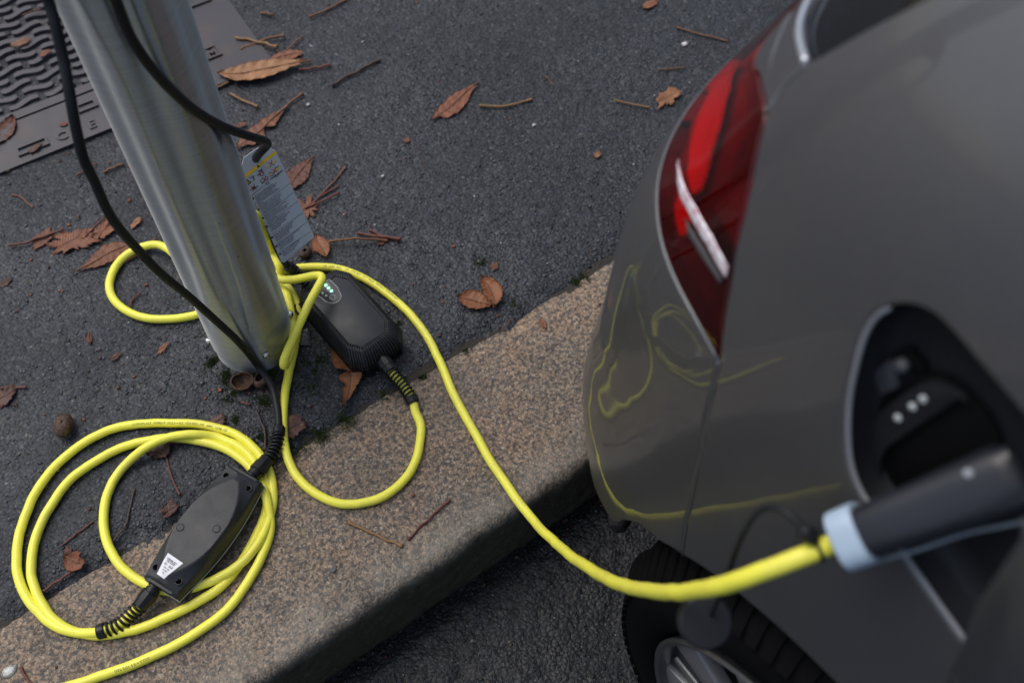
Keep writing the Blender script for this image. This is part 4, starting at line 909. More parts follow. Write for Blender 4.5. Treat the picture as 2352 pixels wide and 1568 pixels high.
side_poly = [sb]+seam[::-1]+right_edge[1:ri+1]+smooth_open([Redge[-1], mid, corner], .01)[1:]+glass_edge[1:]+[(g1[0], 1.23), (fu, 1.23), (fu, -.01), (archr[-1][0]-.03, -.01)]+archr[::-1]
panel('quarter_panel', side_poly, M_paint, car, holes=[flap, winr], st=.018)
panel('side_window', winr, M_glass, car, off=-.003, st=.03)
# bumper, with the bottom edge sweeping up to the arch ---------------------------------------------
bpx = [UV(*q) for q in ((1600, 1312), (1550, 1263), (1518, 1245), (1474, 1209), (1434, 1198), (1408, 1198))]
print('bpx', bpx, 'arch0', archr[0])
bot = [sb]+[p for p in bpx[1:]]+[(bpx[-1][0]+.05, bpx[-1][1]-.02), (UC-.5, .03), (UC, .03)]
full = lambda half: half+[(MU(p[0]), p[1]) for p in half[::-1]]
top_b = [tip]+Lbot+[(Lbot[-1][0]+.07, lz+.004), (light_in, lz+.014), (UC-.45, .60), (UC-.42, .50), (UC, .48)]
bump_half_top = smooth_open(top_b[:6], .01)+top_b[6:]
bump_poly = [p for p in smooth_open(bot[:-2], .01)]+bot[-2:-1]+[(MU(bot[-2][0]), .03)]+[(MU(sb[0]), sb[1])]+[(MU(tip[0]), tip[1])]+[(MU(p[0]), p[1]) for p in bump_half_top[::-1]][:-1]+bump_half_top[::-1]+seam
def dedup(p, e=.0015):
    o_ = [p[0]]
    for q in p[1:]:
        if math.hypot(q[0]-o_[-1][0], q[1]-o_[-1][1]) > e: o_.append(q)
    if math.hypot(o_[0][0]-o_[-1][0], o_[0][1]-o_[-1][1]) < e: o_.pop()
    return o_
panel('bumper', dedup(bump_poly), M_paint, car, st=.02)
# tailgate and rear glass --------------------------------------------------------------------------
gb = [corner, UV(1842, 40), (UV(1842, 40)[0]+.08, UV(1842, 40)[1]+.008), (corner[0]+.27, .845), (UC-.3, .86), (UC, .865)]
hatch_half = right_edge[ri:]+[(light_in-.06, .775), (light_in, .74), (light_in, lz+.014), (UC-.45, .60), (UC-.42, .50)]
hatch_poly = smooth_open([Redge[-1], mid, corner], .01)[::-1]+hatch_half[1:]
hatch_poly = hatch_poly+[(MU(p[0]), p[1]) for p in hatch_poly[::-1]]+[(MU(p[0]), p[1]) for p in gb[:-1]]+gb[::-1][:-1]
panel('tailgate', dedup(hatch_poly), M_paint, car, st=.022)
gl = smooth_open(gb, .015)[::-1]
glp = gl+glass_edge[1:]+[(MU(p[0]), p[1]) for p in glass_edge[::-1]]+[(MU(p[0]), p[1]) for p in gl[::-1]][1:-1]
panel('rear_window', dedup(glp), M_glass, car, off=-.004, st=.03)
def rib(name, uvs, r, mat, off=.0, parent=car, seg_=10, st=.006):
    P_ = [Vector(BS(*p))+Vector(BN(*p))*off for p in uvs]; return tube(name, P_, r, mat, parent, seg_, st)[0]
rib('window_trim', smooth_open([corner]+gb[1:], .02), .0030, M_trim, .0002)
M_edge = plain('panel_edge_highlight', (.24, .25, .26), .3, .6, var=.03)  # pale grey for thin tubes that paint the sky's highlight along panel gaps
rib('seam_highlight', smooth_open([tip]+seam+[sb], .01), .0009, M_edge, -.0006)
rib('lamp_edge_highlight', bot_edge, .0008, M_edge, -.0006)  # highlight drawn as a tube along the lamp's lower edge
rib('tailgate_seam_highlight', smooth_open([Redge[-1], mid, corner], .01), .0013, M_edge, -.0006)
# far side, nose, roof and floor of the body
us_ = np.concatenate([np.arange(MU(tip[0])+.0, fu+UL, .06), [fu+UL]]); zs2 = np.concatenate([np.arange(-.01, 1.23, .04), [1.23]])
def sgrid(name, us_, zs2, mat, off=0):
    U, Z = np.meshgrid(us_, zs2); P_ = BS(U, Z)+BN(U, Z)*off; ny, nx = U.shape; i = np.arange(nx*ny).reshape(ny, nx)
    f = np.stack([i[:-1, :-1].ravel(), i[:-1, 1:].ravel(), i[1:, 1:].ravel(), i[1:, :-1].ravel()], 1); o = obj(name, P_.reshape(-1, 3), [tuple(q) for q in f.tolist()], mat, None, True); adopt(car, o); return o
sgrid('body_shell', us_, zs2, M_paint)
sgrid('roof', np.linspace(0, UL, 160), np.array([1.23, 1.25, 1.27, 1.29, 1.305, 1.318, 1.326, 1.3299]), M_paint)
sgrid('inner_shell', np.linspace(0, UL, 260), np.concatenate([np.arange(.42, 1.2, .04)]), M_dark, -.085)
sgrid('inner_bumper', np.linspace(UC-.75, UC+.75, 90), np.arange(.06, .46, .05), M_dark, -.06)
v = BS(np.linspace(0, UL, 120, endpoint=False), np.full(120, .03)); lo = [(BCX*KS+(p[0]-BCX*KS)*.86, BCY*KS+(p[1]-BCY*KS)*.93, .10) for p in v]; hi = [(p[0], p[1], .16) for p in lo]
cutx = [(max(p[0], .56), p[1], p[2]) for p in lo]; cuth = [(max(p[0], .56), p[1], p[2]) for p in hi]
adopt(car, obj('floor_pan', cutx+cuth, [tuple(range(120)), tuple(range(120, 240))[::-1]]+[(i, (i+1) % 120, 120+(i+1) % 120, 120+i) for i in range(120)], M_dark))
# wheel-arch liner
v = []; f = []
an = np.linspace(R(42), R(196), 36); prof_ = [(.335, .316), (.36, .330), (.56, .330), (.565, .05)]
for a in an:
    for (x, r_) in prof_: v.append((x, WC.y+r_*math.cos(a), WC.z+r_*math.sin(a)))
for i in range(len(an)-1):
    for j in range(3): f.append((i*4+j, (i+1)*4+j, (i+1)*4+j+1, i*4+j+1))
adopt(car, obj('arch_liner', v, f, plain('felt_liner', (.004, .004, .004), .95, bump=.004, bscale=120), None, True))
# black rounded underbody piece hanging below the bumper
q0 = GX(1422, 1214, .385)
lathe('tow_cover', [(-.024, .003), (-.020, .010), (-.008, .0145), (.010, .0150), (.024, .011), (.028, .003)], q0+Vector((.012, .012, .006)), (.8, .6, .0), M_dark, car, 20)
# ---- tail light -----------------------------------------------------------------------------------
def lensmat():
    t = NT('red_lens'); tr = t.n('ShaderNodeBsdfTransparent'); tr.inputs[0].default_value = (.95, .05, .07, 1)
    gl_ = t.n('ShaderNodeBsdfGlossy'); gl_.inputs['Roughness'].default_value = .04; fr_ = t.n('ShaderNodeFresnel'); fr_.inputs[0].default_value = 1.5
    mx = t.n('ShaderNodeMixShader'); t.l(fr_.outputs[0], mx.inputs[0]); t.l(tr.outputs[0], mx.inputs[1]); t.l(gl_.outputs[0], mx.inputs[2]); t.l(mx.outputs[0], t.o.inputs[0]); return t.m
M_lens = lensmat()
M_lin = plain('lamp_red_interior', (.10, .006, .010), .3, var=.6)
def redrib():
    t = NT('lamp_red_prisms'); w_ = t.n('ShaderNodeTexWave', Scale=95, Distortion=4.0); t.l(t.co(), w_.inputs['Vector'])
    t.set(Base_Color=t.mix((.95, .05, .04), (1.0, .35, .25), w_.outputs['Fac']), Roughness=.15, Normal=t.bump(w_.outputs['Fac'], .0005)); return t.m
M_lred = redrib()
tc_ = NT('lamp_reflector'); cn_ = tc_.ramp(tc_.noise(150, 4, .7), [(.34, (.62, .22, .27)), (.46, (.78, .68, .74)), (.6, (.98, .97, 1))]); tc_.set(Base_Color=cn_, Metallic=.3, Roughness=.18, Normal=tc_.bump(tc_.noise(150), .0012)); M_chrome = tc_.m
lt = bpy.data.objects.new('tail_light', None); COL.objects.link(lt); adopt(car, lt)
lt.location = (0, 0, 0)
def pl2(name, px_, mat, off, st=.008, thick=.004):
    return panel(name, dedup([UV(*q) if q[0] > 50 else q for q in px_]), mat, lt, off=off, st=st, lip=thick, gap=.0002, bst=.006)
def reparent(o, p): o.parent = p; o.matrix_parent_inverse = Matrix.Translation(-Vector(car.location))
panel('lens', dedup(light_poly), M_lens, lt, off=.0, st=.012, lip=.012, gap=.0014)
panel('lamp_housing', dedup(light_poly), M_lin, lt, off=-.0115, st=.012, lip=.002, gap=.0)
zz = lambda a, b: (1352+a*.5624, b*.5624)
pl2('red_prism_band', [zz(*q) for q in ((560, 190), (500, 300), (440, 420), (405, 520), (385, 620), (375, 700), (395, 790), (425, 765), (450, 680), (480, 560), (515, 450), (545, 340), (580, 200))], M_lred, -.0045)
pl2('red_prism_foot', [zz(*q) for q in ((322, 830), (330, 905), (345, 965), (368, 950), (385, 890), (370, 800), (350, 770))], M_lred, -.0045)
pl2('clear_strip', [zz(*q) for q in ((368, 650), (380, 720), (405, 785), (440, 845), (505, 960), (572, 1085), (562, 1140), (545, 1118), (480, 1000), (408, 870), (378, 820), (360, 750))], M_chrome, .0008, thick=.0012)
pl2('dark_strip', [zz(*q) for q in ((396, 890), (466, 1005), (545, 1135), (540, 1165), (480, 1080), (400, 945))], plain('lamp_dark_strip', (.07, .07, .075), .4), .0007, thick=.0012)
pl2('red_chamber', [zz(*q) for q in ((455, 830), (540, 760), (640, 690), (632, 800), (600, 980), (572, 1050), (500, 930))], plain('lamp_chamber_red', (.22, .012, .014), .3, var=.5), -.010)
pl2('red_outer_band', [zz(*q) for q in ((690, 60), (600, 150), (520, 250), (440, 390), (380, 540), (340, 700), (312, 820), (330, 700), (375, 600), (430, 430), (490, 310), (560, 200), (660, 110))], plain('lamp_outer_red', (.32, .03, .04), .3), -.008)
0 and pl2('pale_reflector', [zz(*q) for q in ((640, 270), (575, 345), (565, 385), (600, 435), (660, 480), (715, 515), (718, 470), (698, 400), (680, 330))], plain('lamp_pale_reflector', (.85, .62, .68), .2, .3), -.010)
# ---- charge port ------------------------------------------------------------------------------------
cpz = bpy.data.objects.new('charge_port', None); COL.objects.link(cpz); adopt(car, cpz)
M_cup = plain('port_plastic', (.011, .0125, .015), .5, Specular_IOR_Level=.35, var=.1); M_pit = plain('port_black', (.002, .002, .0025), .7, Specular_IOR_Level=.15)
rib('port_rim_highlight', smooth_open([UV(*q) for q in flap_px[-16:]], .008), .0017, plain('port_edge_highlight', (.26, .27, .29), .3), -.003, cpz)  # pale tube paints the highlight on the left edge of the opening only
cen = np.mean(flap, 0)
def ringf(k, dep): return [tuple(cen+(np.array(p)-cen)*k) for p in flap], dep
v = []; f = []; n = len(flap)
for k, dep in ((.995, -.004), (.97, -.020), (.90, -.026), (.60, -.028), (.3, -.028), (.02, -.028)):
    for p in ringf(k, dep)[0]: v.append(tuple(BS(*p)+BN(*p)*dep))
for i in range(5):
    for j in range(n): k = (j+1) % n; f.append((i*n+j, i*n+k, (i+1)*n+k, (i+1)*n+j))
adopt(cpz, obj('port_cup', v, f, M_cup, None, True))
pc = UV(2215, 1080); PO = Vector(BS(*pc)); PN = Vector(BN(*pc)); FPo = frame_from(PO-PN*.0275, (0, -1, 0), PN)
def pxy(px, py):
    d = Vector(ray(px, py)); o_ = Vector((0, 0, H)); k = (FPo.translation-o_).dot(PN)/d.dot(PN); q = FPo.inverted() @ (o_+d*k); return q.x, q.y
def pofs(lst): return [pxy(*q) for q in lst]
zp = lambda a, b: (3100*.588+a*.3375, 1100*.588+b*.3375)
prism('inlet_surround', pofs([zp(*q) for q in ((470, 1050), (490, 930), (540, 850), (640, 770), (760, 690), (850, 620), (960, 600), (1080, 630), (1200, 720), (1300, 830), (1360, 900), (1420, 1020), (1470, 1200), (1300, 1500), (900, 1560), (600, 1440), (500, 1280))]), FPo, .0, .003, M_pit, cpz, .001)
prism('inlet_face', pofs([zp(*q) for q in ((535, 1050), (560, 950), (620, 870), (760, 760), (900, 670), (1000, 640), (1100, 680), (1210, 740), (1240, 800), (1180, 760), (1000, 880), (820, 1000), (680, 1100), (640, 1180), (640, 1330), (600, 1330), (560, 1220))]), FPo, .0032, .0070, M_cup, cpz, .0008)
for q in ((765, 890), (865, 812), (937, 760)):
    x, y = pxy(*zp(*q)); lathe('contact_dot', [(0, .0024), (.001, .0024), (.0014, .0016)], FPo @ Vector((x, y, .0070)), PN, plain('pale_dot', (.62, .66, .66), .4), cpz, 16)
prism('latch_block', pofs([zp(*q) for q in ((575, 595), (640, 740), (760, 690), (740, 560), (700, 500))]), FPo, .0, .007, plain('latch_plastic', (.04, .044, .052), .5), cpz, .001)
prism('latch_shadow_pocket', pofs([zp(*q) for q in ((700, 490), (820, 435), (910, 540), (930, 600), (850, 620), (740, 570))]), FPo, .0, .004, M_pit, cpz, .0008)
x, y = pxy(*zp(780, 540)); lathe('latch_bolt', [(0, .0042), (.004, .0042), (.0055, .0025)], FPo @ Vector((x, y, .003)), PN, plain('latch_bolt_metal', (.10, .105, .11), .4), cpz, 16)
# open flap lid, hinged at the front of the port
ld = [GX(*q, .235) for q in ((2352, 1195), (2200, 1570))]
lidbase = Vector(BS(*UV(2300, 1556))); 
fl_px = [((2335, 1235), .44), ((2362, 1195), .44), ((2420, 1190), .44), ((2440, 1300), .42), ((2410, 1500), .41), ((2360, 1620), .42), ((2250, 1700), .46), ((2190, 1660), .50), ((2180, 1590), .52), ((2200, 1530), .52), ((2260, 1390), .49)]
P_ = [GD(*q, d) for q, d in fl_px]; cP = sum(P_, Vector())/len(P_); nn = (P_[4]-P_[0]).cross(P_[8]-P_[0]).normalized()
if nn.dot(Vector((0, 0, H))-cP) < 0: nn = -nn
FLd = frame_from(cP, P_[0]-P_[8], nn); poly = [tuple((FLd.inverted() @ p)[:2]) for p in P_]
prism('flap_lid', poly, FLd, -.006, .0, plain('lid_inner', (.030, .033, .040), .4), cpz, .0025, 3)
prism('lid_skin', [(x*1.03, y*1.03) for x, y in poly], FLd, -.010, -.0062, M_paint, cpz, .0015)
tube('lid_hinge', [Vector(BS(*UV(2325, 1558)))-PN*.02, Vector(BS(*UV(2300, 1545)))+Vector((-.02, -.005, 0)), P_[8]-nn*.005, P_[9]-nn*.004], .006, M_cup, cpz, 10, .004)
# ---- wheel -------------------------------------------------------------------------------------------
def wheel(side_x, cy_, name='wheel', detail=True, mirror=False):
    wh = bpy.data.objects.new(name, None); COL.objects.link(wh); adopt(car, wh)
    sx = -1 if not mirror else 1                 # outboard direction
    FW = frame_from((side_x, cy_, WC.z), (0, 1, 0), (sx, 0, 0))
    def W_(r, a, d): return FW @ Vector((r*math.cos(a), r*math.sin(a), d))
    prof_t = [(.205, -.012), (.212, .000), (.228, .007), (.246, .006), (.262, .001), (.275, -.010), (.284, -.024), (.2885, -.040), (.290, -.075), (.290, -.13), (.2885, -.165), (.283, -.182), (.268, -.20), (.24, -.208), (.21, -.195)]
    v = []; f = []; n = 144; m_ = len(prof_t)
    for i in range(n):
        a = 2*math.pi*i/n
        for r_, d in prof_t: v.append(W_(r_, a, d))
    for i in range(n):
        k = (i+1) % n
        for j in range(m_-1): f.append((i*m_+j, k*m_+j, k*m_+j+1, i*m_+j+1))
    adopt(wh, obj('tyre', v, f, M_tyre, None, True))
    # tread blocks
    v = []; f = []; nb = 88
    bands = [(-.034, -.058), (-.064, -.088), (-.094, -.118), (-.124, -.150)]
    for i in range(nb if detail else 0):
        a0 = 2*math.pi*i/nb
        for bi, (d0, d1) in enumerate(bands):
            sh_ = .02*bi; a, b = a0+sh_*.8, a0+sh_*.8+2*math.pi/nb*.80; base = len(v)
            for (aa, dd) in ((a, d0), (b, d0), (b+.02, d1), (a+.02, d1)):
                r1 = .2895 if dd > -.16 else .285; v.append(W_(r1-.003-(.004 if dd == -.034 else 0), aa, dd)); 
            for (aa, dd) in ((a, d0), (b, d0), (b+.02, d1), (a+.02, d1)): v.append(W_((.2945 if dd != -.034 else .2905), aa, dd))
            f += [(base+4, base+5, base+6, base+7), (base, base+1, base+5, base+4), (base+1, base+2, base+6, base+5), (base+2, base+3, base+7, base+6), (base+3, base, base+4, base+7)]
    # shoulder lugs
    for i in range(nb if detail else 0):
        a0 = 2*math.pi*i/nb; a, b = a0, a0+2*math.pi/nb*.84; base = len(v)
        for (r0, dd) in ((.262, .003), (.2915, -.031)):
            for aa in (a, b): v.append(W_(r0, aa, dd-.006)); 
        for (r0, dd) in ((.265, .0045), (.2935, -.029)):
            for aa in (a+.006, b-.006): v.append(W_(r0+.001, aa, dd))
        f += [(base+4, base+5, base+7, base+6), (base, base+1, base+5, base+4), (base+2, base+3, base+7, base+6), (base, base+2, base+6, base+4), (base+1, base+3, base+7, base+5)]
    if v: adopt(wh, tag(obj('tread_blocks', v, f, M_tyre), kind='stuff'))
    rim = lathe('rim', [(-.15, .190), (-.03, .196), (-.006, .205), (.004, .208), (.007, .205), (.005, .200), (-.004, .196), (-.02, .194), (-.10, .185), (-.12, .06), (-.121, .0005)], FW.translation, FW.to_3x3() @ Vector((0, 0, 1)), M_rimd, wh, 96)
    # five broad two-tone spokes: grey faces with black pockets
    for s_ in range(5):
        a = s_*2*math.pi/5+R(74); ca, sa = math.cos(a), math.sin(a)
        FS = FW @ Matrix.Rotation(a, 4, 'Z')
        prism('spoke_face', [(.03, -.034), (.12, -.056), (.188, -.092), (.197, -.040), (.150, -.027), (.05, -.017)], FS, -.020, -.003, M_rimg, wh, .003)
        prism('spoke_face', [(.03, .034), (.12, .056), (.188, .092), (.197, .040), (.150, .027), (.05, .017)][::-1], FS, -.020, -.003, M_rimg, wh, .003)
        prism('spoke_pocket', [(.05, -.0165), (.150, -.0265), (.1985, -.039), (.1985, .039), (.150, .0265), (.05, .0165)], FS, -.026, -.0085, M_rimk, wh, .002)
        prism('spoke_bar', [(.08, -.0035), (.188, -.006), (.188, .006), (.08, .0035)], FS, -.0085, -.0045, M_rimg, wh, .0015)
    lathe('hub_cap', [(-.02, .040), (-.004, .040), (.0, .034), (.002, .0005)], FW.translation, FW.to_3x3() @ Vector((0, 0, 1)), M_rimk, wh, 40)
    lathe('brake_disc', [(-.075, .15), (-.065, .15), (-.0649, .05)], FW.translation, FW.to_3x3() @ Vector((0, 0, 1)), M_screw, wh, 48)
    return wh
M_tyre = plain('tyre_rubber', (.005, .005, .0055), .8, Specular_IOR_Level=.06, var=.3, bump=.0006, bscale=260)
M_rimd = plain('rim_barrel', (.16, .16, .165), .35, .8); M_rimg = plain('rim_grey', (.22, .22, .225), .38, .45, var=.05); M_rimk = plain('rim_black', (.010, .010, .012), .3)
wheel(WC.x, WC.y)
w2 = wheel(WC.x-.0, WC.y-2.5, detail=False); w3 = wheel(BCX*KS*2-WC.x, WC.y, detail=False, mirror=True); w4 = wheel(BCX*KS*2-WC.x, WC.y-2.5, detail=False, mirror=True)
def ctext(body, r, a0, size, FWm, parent):
    for k, ch in enumerate(body):
        a = a0-k*size*.78/r; m4 = FWm @ Matrix.Rotation(a, 4, 'Z') @ Matrix.Translation((r, 0, .0078)) @ Matrix.Rotation(-math.pi/2, 4, 'Z'); 
        if ch != ' ': text_mesh(ch, size, m4, plainT, 'sidewall_letter', parent, 'CENTER', thick=.0004)
# ---- connector in the port ---------------------------------------------------------------------------
CE0, CE1 = GD(1948, 1236, .600), GD(2345, 1085, .545)
M_collar = plain('pale_blue_grey_collar', (.36, .47, .58), .45, var=.03)
hx = (CE1-CE0).normalized(); tocam = (Vector((0, 0, H))-CE0).normalized(); hy = tocam.cross(hx).normalized(); hz = hx.cross(hy)
def loft(name, secs, mat, parent, seg=32, sq=3.2):     # secs: (centre, radius across, radius to camera)
    v = []; f = []
    for c, ra, rb in secs:
        for j in range(seg):
            a = 2*math.pi*j/seg; ca, sa = math.cos(a), math.sin(a); m_ = (abs(ca)**sq+abs(sa)**sq)**(-1/sq); v.append(Vector(c)+hy*(ra*ca*m_)+hz*(rb*sa*m_))
    for i in range(len(secs)-1):
        for j in range(seg): k = (j+1) % seg; f.append((i*seg+j, i*seg+k, (i+1)*seg+k, (i+1)*seg+j))
    f += [tuple(range(seg))[::-1], tuple((len(secs)-1)*seg+j for j in range(seg))]
    o = obj(name, v, f, mat); autosmooth(o, 40); adopt(parent, o); return o
Lh = (CE1-CE0).length; at_ = lambda s_, b=0: CE0+hx*(Lh*s_)+hy*b
conn = bpy.data.objects.new('connector', None); COL.objects.link(conn); adopt(c2, conn)
def ad2(o): return o
loft('collar', [(at_(-.045), .0172, .0165), (at_(-.035), .0185, .018), (at_(.10), .0188, .0185), (at_(.12), .0176, .0175)], M_collar, conn)
loft('collar_throat', [(at_(-.06), .0085, .0085), (at_(-.055), .0125, .0125), (at_(-.03), .0150, .0150)], M_blk, conn, 24, 2)
loft('handle', [(at_(.11), .0150, .0150), (at_(.14), .0158, .0160), (at_(.4), .0168, .0165), (at_(.7), .0185, .0175), (at_(.92), .0200, .0180), (at_(1.02), .0195, .0165), (at_(1.06), .0150, .012)], plain('handle_rubber', (.016, .018, .024), .33, var=.1), conn)
plg = GX(2330, 1180, .345)
loft('plug_head', [(at_(.80, -.004), .016, .014), (at_(.95, -.010)-hz*.02, .022, .020), (at_(1.0, -.014)-hz*.045, .023, .022)], M_blk, conn, 28, 2.4)
lathe('release_button', [(0, .0028), (.0012, .0028), (.002, .0018)], at_(.80, .0095)+hz*.0165, hz, plain('button_grey', (.30, .33, .36), .5), conn, 16)
tube('handle_trim', [at_(.10, -.0180)-hz*.002, at_(.35, -.0195)-hz*.001, at_(.62, -.0200), at_(.85, -.0235), at_(1.1, -.0260)-hz*.002, at_(1.4, -.026)-hz*.010], .0014, plain('trim_grey_blue', (.16, .20, .24), .4), conn, 10, .004)
# cord and dust cap hanging from the cable
lp_ = Vector(cy2[-6]); ct_ = (Vector(cy2[-4])-Vector(cy2[-8])).normalized(); rx_ = ct_.cross(hz).normalized(); rz_ = rx_.cross(ct_)
tube('cable_ring', [lp_+rx_*.0068*math.cos(a)+rz_*.0068*math.sin(a) for a in np.linspace(0, 6.283, 24)], .0013, M_blk, conn, 6, .0015)
tube('cap_cord', [lp_+hy*.0105-hz*.003, GD(1858, 1230, .603), GD(1830, 1197, .605), GD(1800, 1172, .61), GD(1768, 1164, .62), GD(1738, 1178, .63), GD(1712, 1215, .64), GD(1690, 1262, .66), GD(1675, 1310, .69), GD(1655, 1360, .73), GD(1635, 1410, .75)], .0021, M_blk, conn, 10, .003)
tube('cord_clip', [lp_+hy*.0105-hz*.003, GD(1862, 1235, .603), GD(1842, 1212, .603)], .0046, M_blk, conn, 10, .003)
dc = GD(1618, 1425, .76); cn = (Vector((0, 0, H))-dc).normalized(); cn = (cn+Vector((-.1, -.5, .5))).normalized()
lathe('dust_cap', [(0, .0175), (.004, .0205), (.016, .0205), (.018, .0185), (.019, .004)], dc-cn*.01, cn, plain('cap_plastic', (.008, .009, .012), .6), conn, 36)
0 and lathe('dust_cap_foot', [(0, .006), (.003, .009), (.022, .009), (.026, .005)], GD(1608, 1462, .70), (GD(1622, 1420, .70)-GD(1608, 1462, .70)), M_blk, conn, 20)
for o_ in list(conn.children): pass
# ------------------------------------------------------------------ litter on the ground
GL = 'fallen leaves and leaf pieces'; GT = 'fallen leaf stalks and twigs'; GH = 'chestnut husks'
def finish(name, v, f, mat, uv, label, cat, group, smooth=True):
    o = obj(name, v, f, mat, None, smooth)
    if uv is not None:
        l = o.data.uv_layers.new(name='UVMap')
        for lp in o.data.loops: l.data[lp.vertex_index if False else lp.index].uv = uv[lp.vertex_index]
    return tag(o, label, cat, group)
def leaf(label, mid, width, mat=0, peak=.62, base=.10, curl=.0, serr=.05, tear=0.0, seed=0, lift=.004, stem=None, stem_r=.0011, fold=.0, cut=None, thick=.0003):
    """midrib points (px, py[, z]) from the stalk end to the tip"""
    rr = random.Random(seed); P_ = [G(q[0], q[1], (q[2] if len(q) > 2 else lift)) for q in mid]; c = spline(P_, .0022); n = len(c)
    t_, N_, B_ = frames(c); v = []; uv = []; f = []; K = 6; w0 = width/2
    for i in range(n):
        s = i/(n-1); a = s**(math.log(.5)/math.log(peak)); hw = w0*max(.0, math.sin(math.pi*a))**.85 if 0 < s < 1 else .0004
        hw = max(hw, w0*.03)
        lat = np.cross([0, 0, 1.0], t_[i]); lat /= np.linalg.norm(lat)+1e-9
        for k in range(-K, K+1):
            q = k/K; side = 1 if k > 0 else -1
            ed = 1+serr*(((i*.5) % 1)*1.4-.3)+.10*noise.noise(Vector((s*5+seed, side*3.1, seed*.7)))
            if tear: ed *= 1-tear*max(0, noise.noise(Vector((s*7+seed*3, side*1.7+seed, 2.2)))-.05)*2.2
            if cut and cut[0] < s < cut[1] and side == cut[2]: ed *= .25+.12*rr.random()
            d = hw*q*ed; z = curl*(abs(q)**1.6)*w0*2*(1+.5*noise.noise(Vector((s*4, seed, side))))+.0016*noise.noise(Vector((s*9+seed, q*2, 1)))+.0009*math.sin(s*50+abs(q)*3)*abs(q)
            z += fold*hw*abs(q); v.append((c[i][0]+lat[0]*d, c[i][1]+lat[1]*d, max(.0012, c[i][2]+z))); uv.append((s, .5+q*.5))
    m_ = 2*K+1
    for i in range(n-1):
        for k in range(2*K): a = i*m_+k; f.append((a, a+m_, a+m_+1, a+1))
    nv = len(v); v += [(x, y, z-thick) for x, y, z in v]; uv += uv[:nv]; f += [tuple(nv+j for j in q[::-1]) for q in f]
    rim = [i*m_ for i in range(n)]+[(n-1)*m_+k for k in range(1, m_)]+[i*m_+m_-1 for i in range(n-2, -1, -1)]+[k for k in range(m_-2, 0, -1)]
    for a, b in zip(rim, rim[1:]+rim[:1]): f.append((a, b, nv+b, nv+a))
    o = finish('leaf', v, f, M_leafs[mat], uv, label, 'leaf', GL)
    mr = c[: int(n*.93)]; tv, tf = tube_mesh(mr+np.array([0, 0, .0006]), np.linspace(stem_r, .0004, len(mr)), 6); rib_ = obj('midrib', tv, tf, M_twigs[1 if mat == 2 else 0], o, True)
    if stem:
        sc_ = spline([G(q[0], q[1], (q[2] if len(q) > 2 else .003)) for q in stem], .003); tv, tf = tube_mesh(sc_, np.interp(np.linspace(0, 1, len(sc_)), [0, .85, 1], [stem_r, stem_r, stem_r*1.8]), 7); obj('stalk', tv, tf, M_twigs[1 if mat == 2 else 0], o, True)
    return o
def piece(label, px, py, size, mat=0, seed=0, asp=.7, rot=0, z=.0028, curl=.25, name='leaf_piece', lobes=5, jag=.45):
    """ragged piece of leaf"""
    c = G(px, py, z); v = [tuple(c+Vector((0, 0, .0005)))]; uv = [(.5, .5)]; f = []; n = 64; R_ = 4
    for r_ in range(1, R_+1):
        for j in range(n):
            a = 2*math.pi*j/n; rad = size/2*max(.22, 1+jag*noise.fractal(Vector((math.cos(a)*lobes*.28+seed*2.1, math.sin(a)*lobes*.28, seed)), .6, 2.3, 4)*.85); q = r_/R_
            x, y = rad*q*math.cos(a), rad*q*math.sin(a)*asp; x, y = x*math.cos(rot)-y*math.sin(rot), x*math.sin(rot)+y*math.cos(rot)
            v.append((c.x+x, c.y+y, max(.001, c.z+curl*size*q**2*.35*(noise.noise(Vector((x*60+seed, y*60, 0)))+.2)+.0008*noise.noise(Vector((x*300, y*300, seed)))))); uv.append((.5+x/size, .5+y/size))
    for j in range(n):
        f.append((0, 1+j, 1+(j+1) % n))
        for r_ in range(R_-1): a = 1+r_*n+j; b = 1+r_*n+(j+1) % n; f.append((a, a+n, b+n, b))
    nv = len(v); v += [(x, y, zq-.0003) for x, y, zq in v]; uv += uv[:nv]; f += [tuple(nv+k for k in q[::-1]) for q in f]
    e0 = 1+(R_-1)*n
    for j in range(n): a, b = e0+j, e0+(j+1) % n; f.append((a, nv+a, nv+b, b))
    return finish(name, v, f, M_leafs[mat], uv, label, 'leaf piece', GL)
def twig(label, pts, r=.0019, mat=0, flare=(1.5, 2.1), seed=0, name='leaf_stalk', lift=.0):
    P_ = [G(q[0], q[1], (q[2] if len(q) > 2 else r*1.05+.001+lift)) for q in pts]; L_ = spline(P_, .0022); n = len(L_); s = np.linspace(0, 1, n)
    rad = r*(1+(flare[0]-1)*np.exp(-(s/.05)**2)+(flare[1]-1)*np.exp(-((1-s)/.05)**2)); rad = rad*(1+.12*np.array([noise.noise(Vector((a*9+seed, seed, 0))) for a in s])); rad[0] *= .7; rad[-1] *= .75
    off = np.array([[noise.noise(Vector((a*5+seed*3, 1, 2))), noise.noise(Vector((a*5+seed*3, 5, 2))), 0] for a in s])*r*1.2
    v, f = tube_mesh(L_[:, :3]+off, rad, 8); return finish(name, v, f, M_twigs[mat], None, label, 'twig' if name == 'twig' else 'leaf stalk', GT)
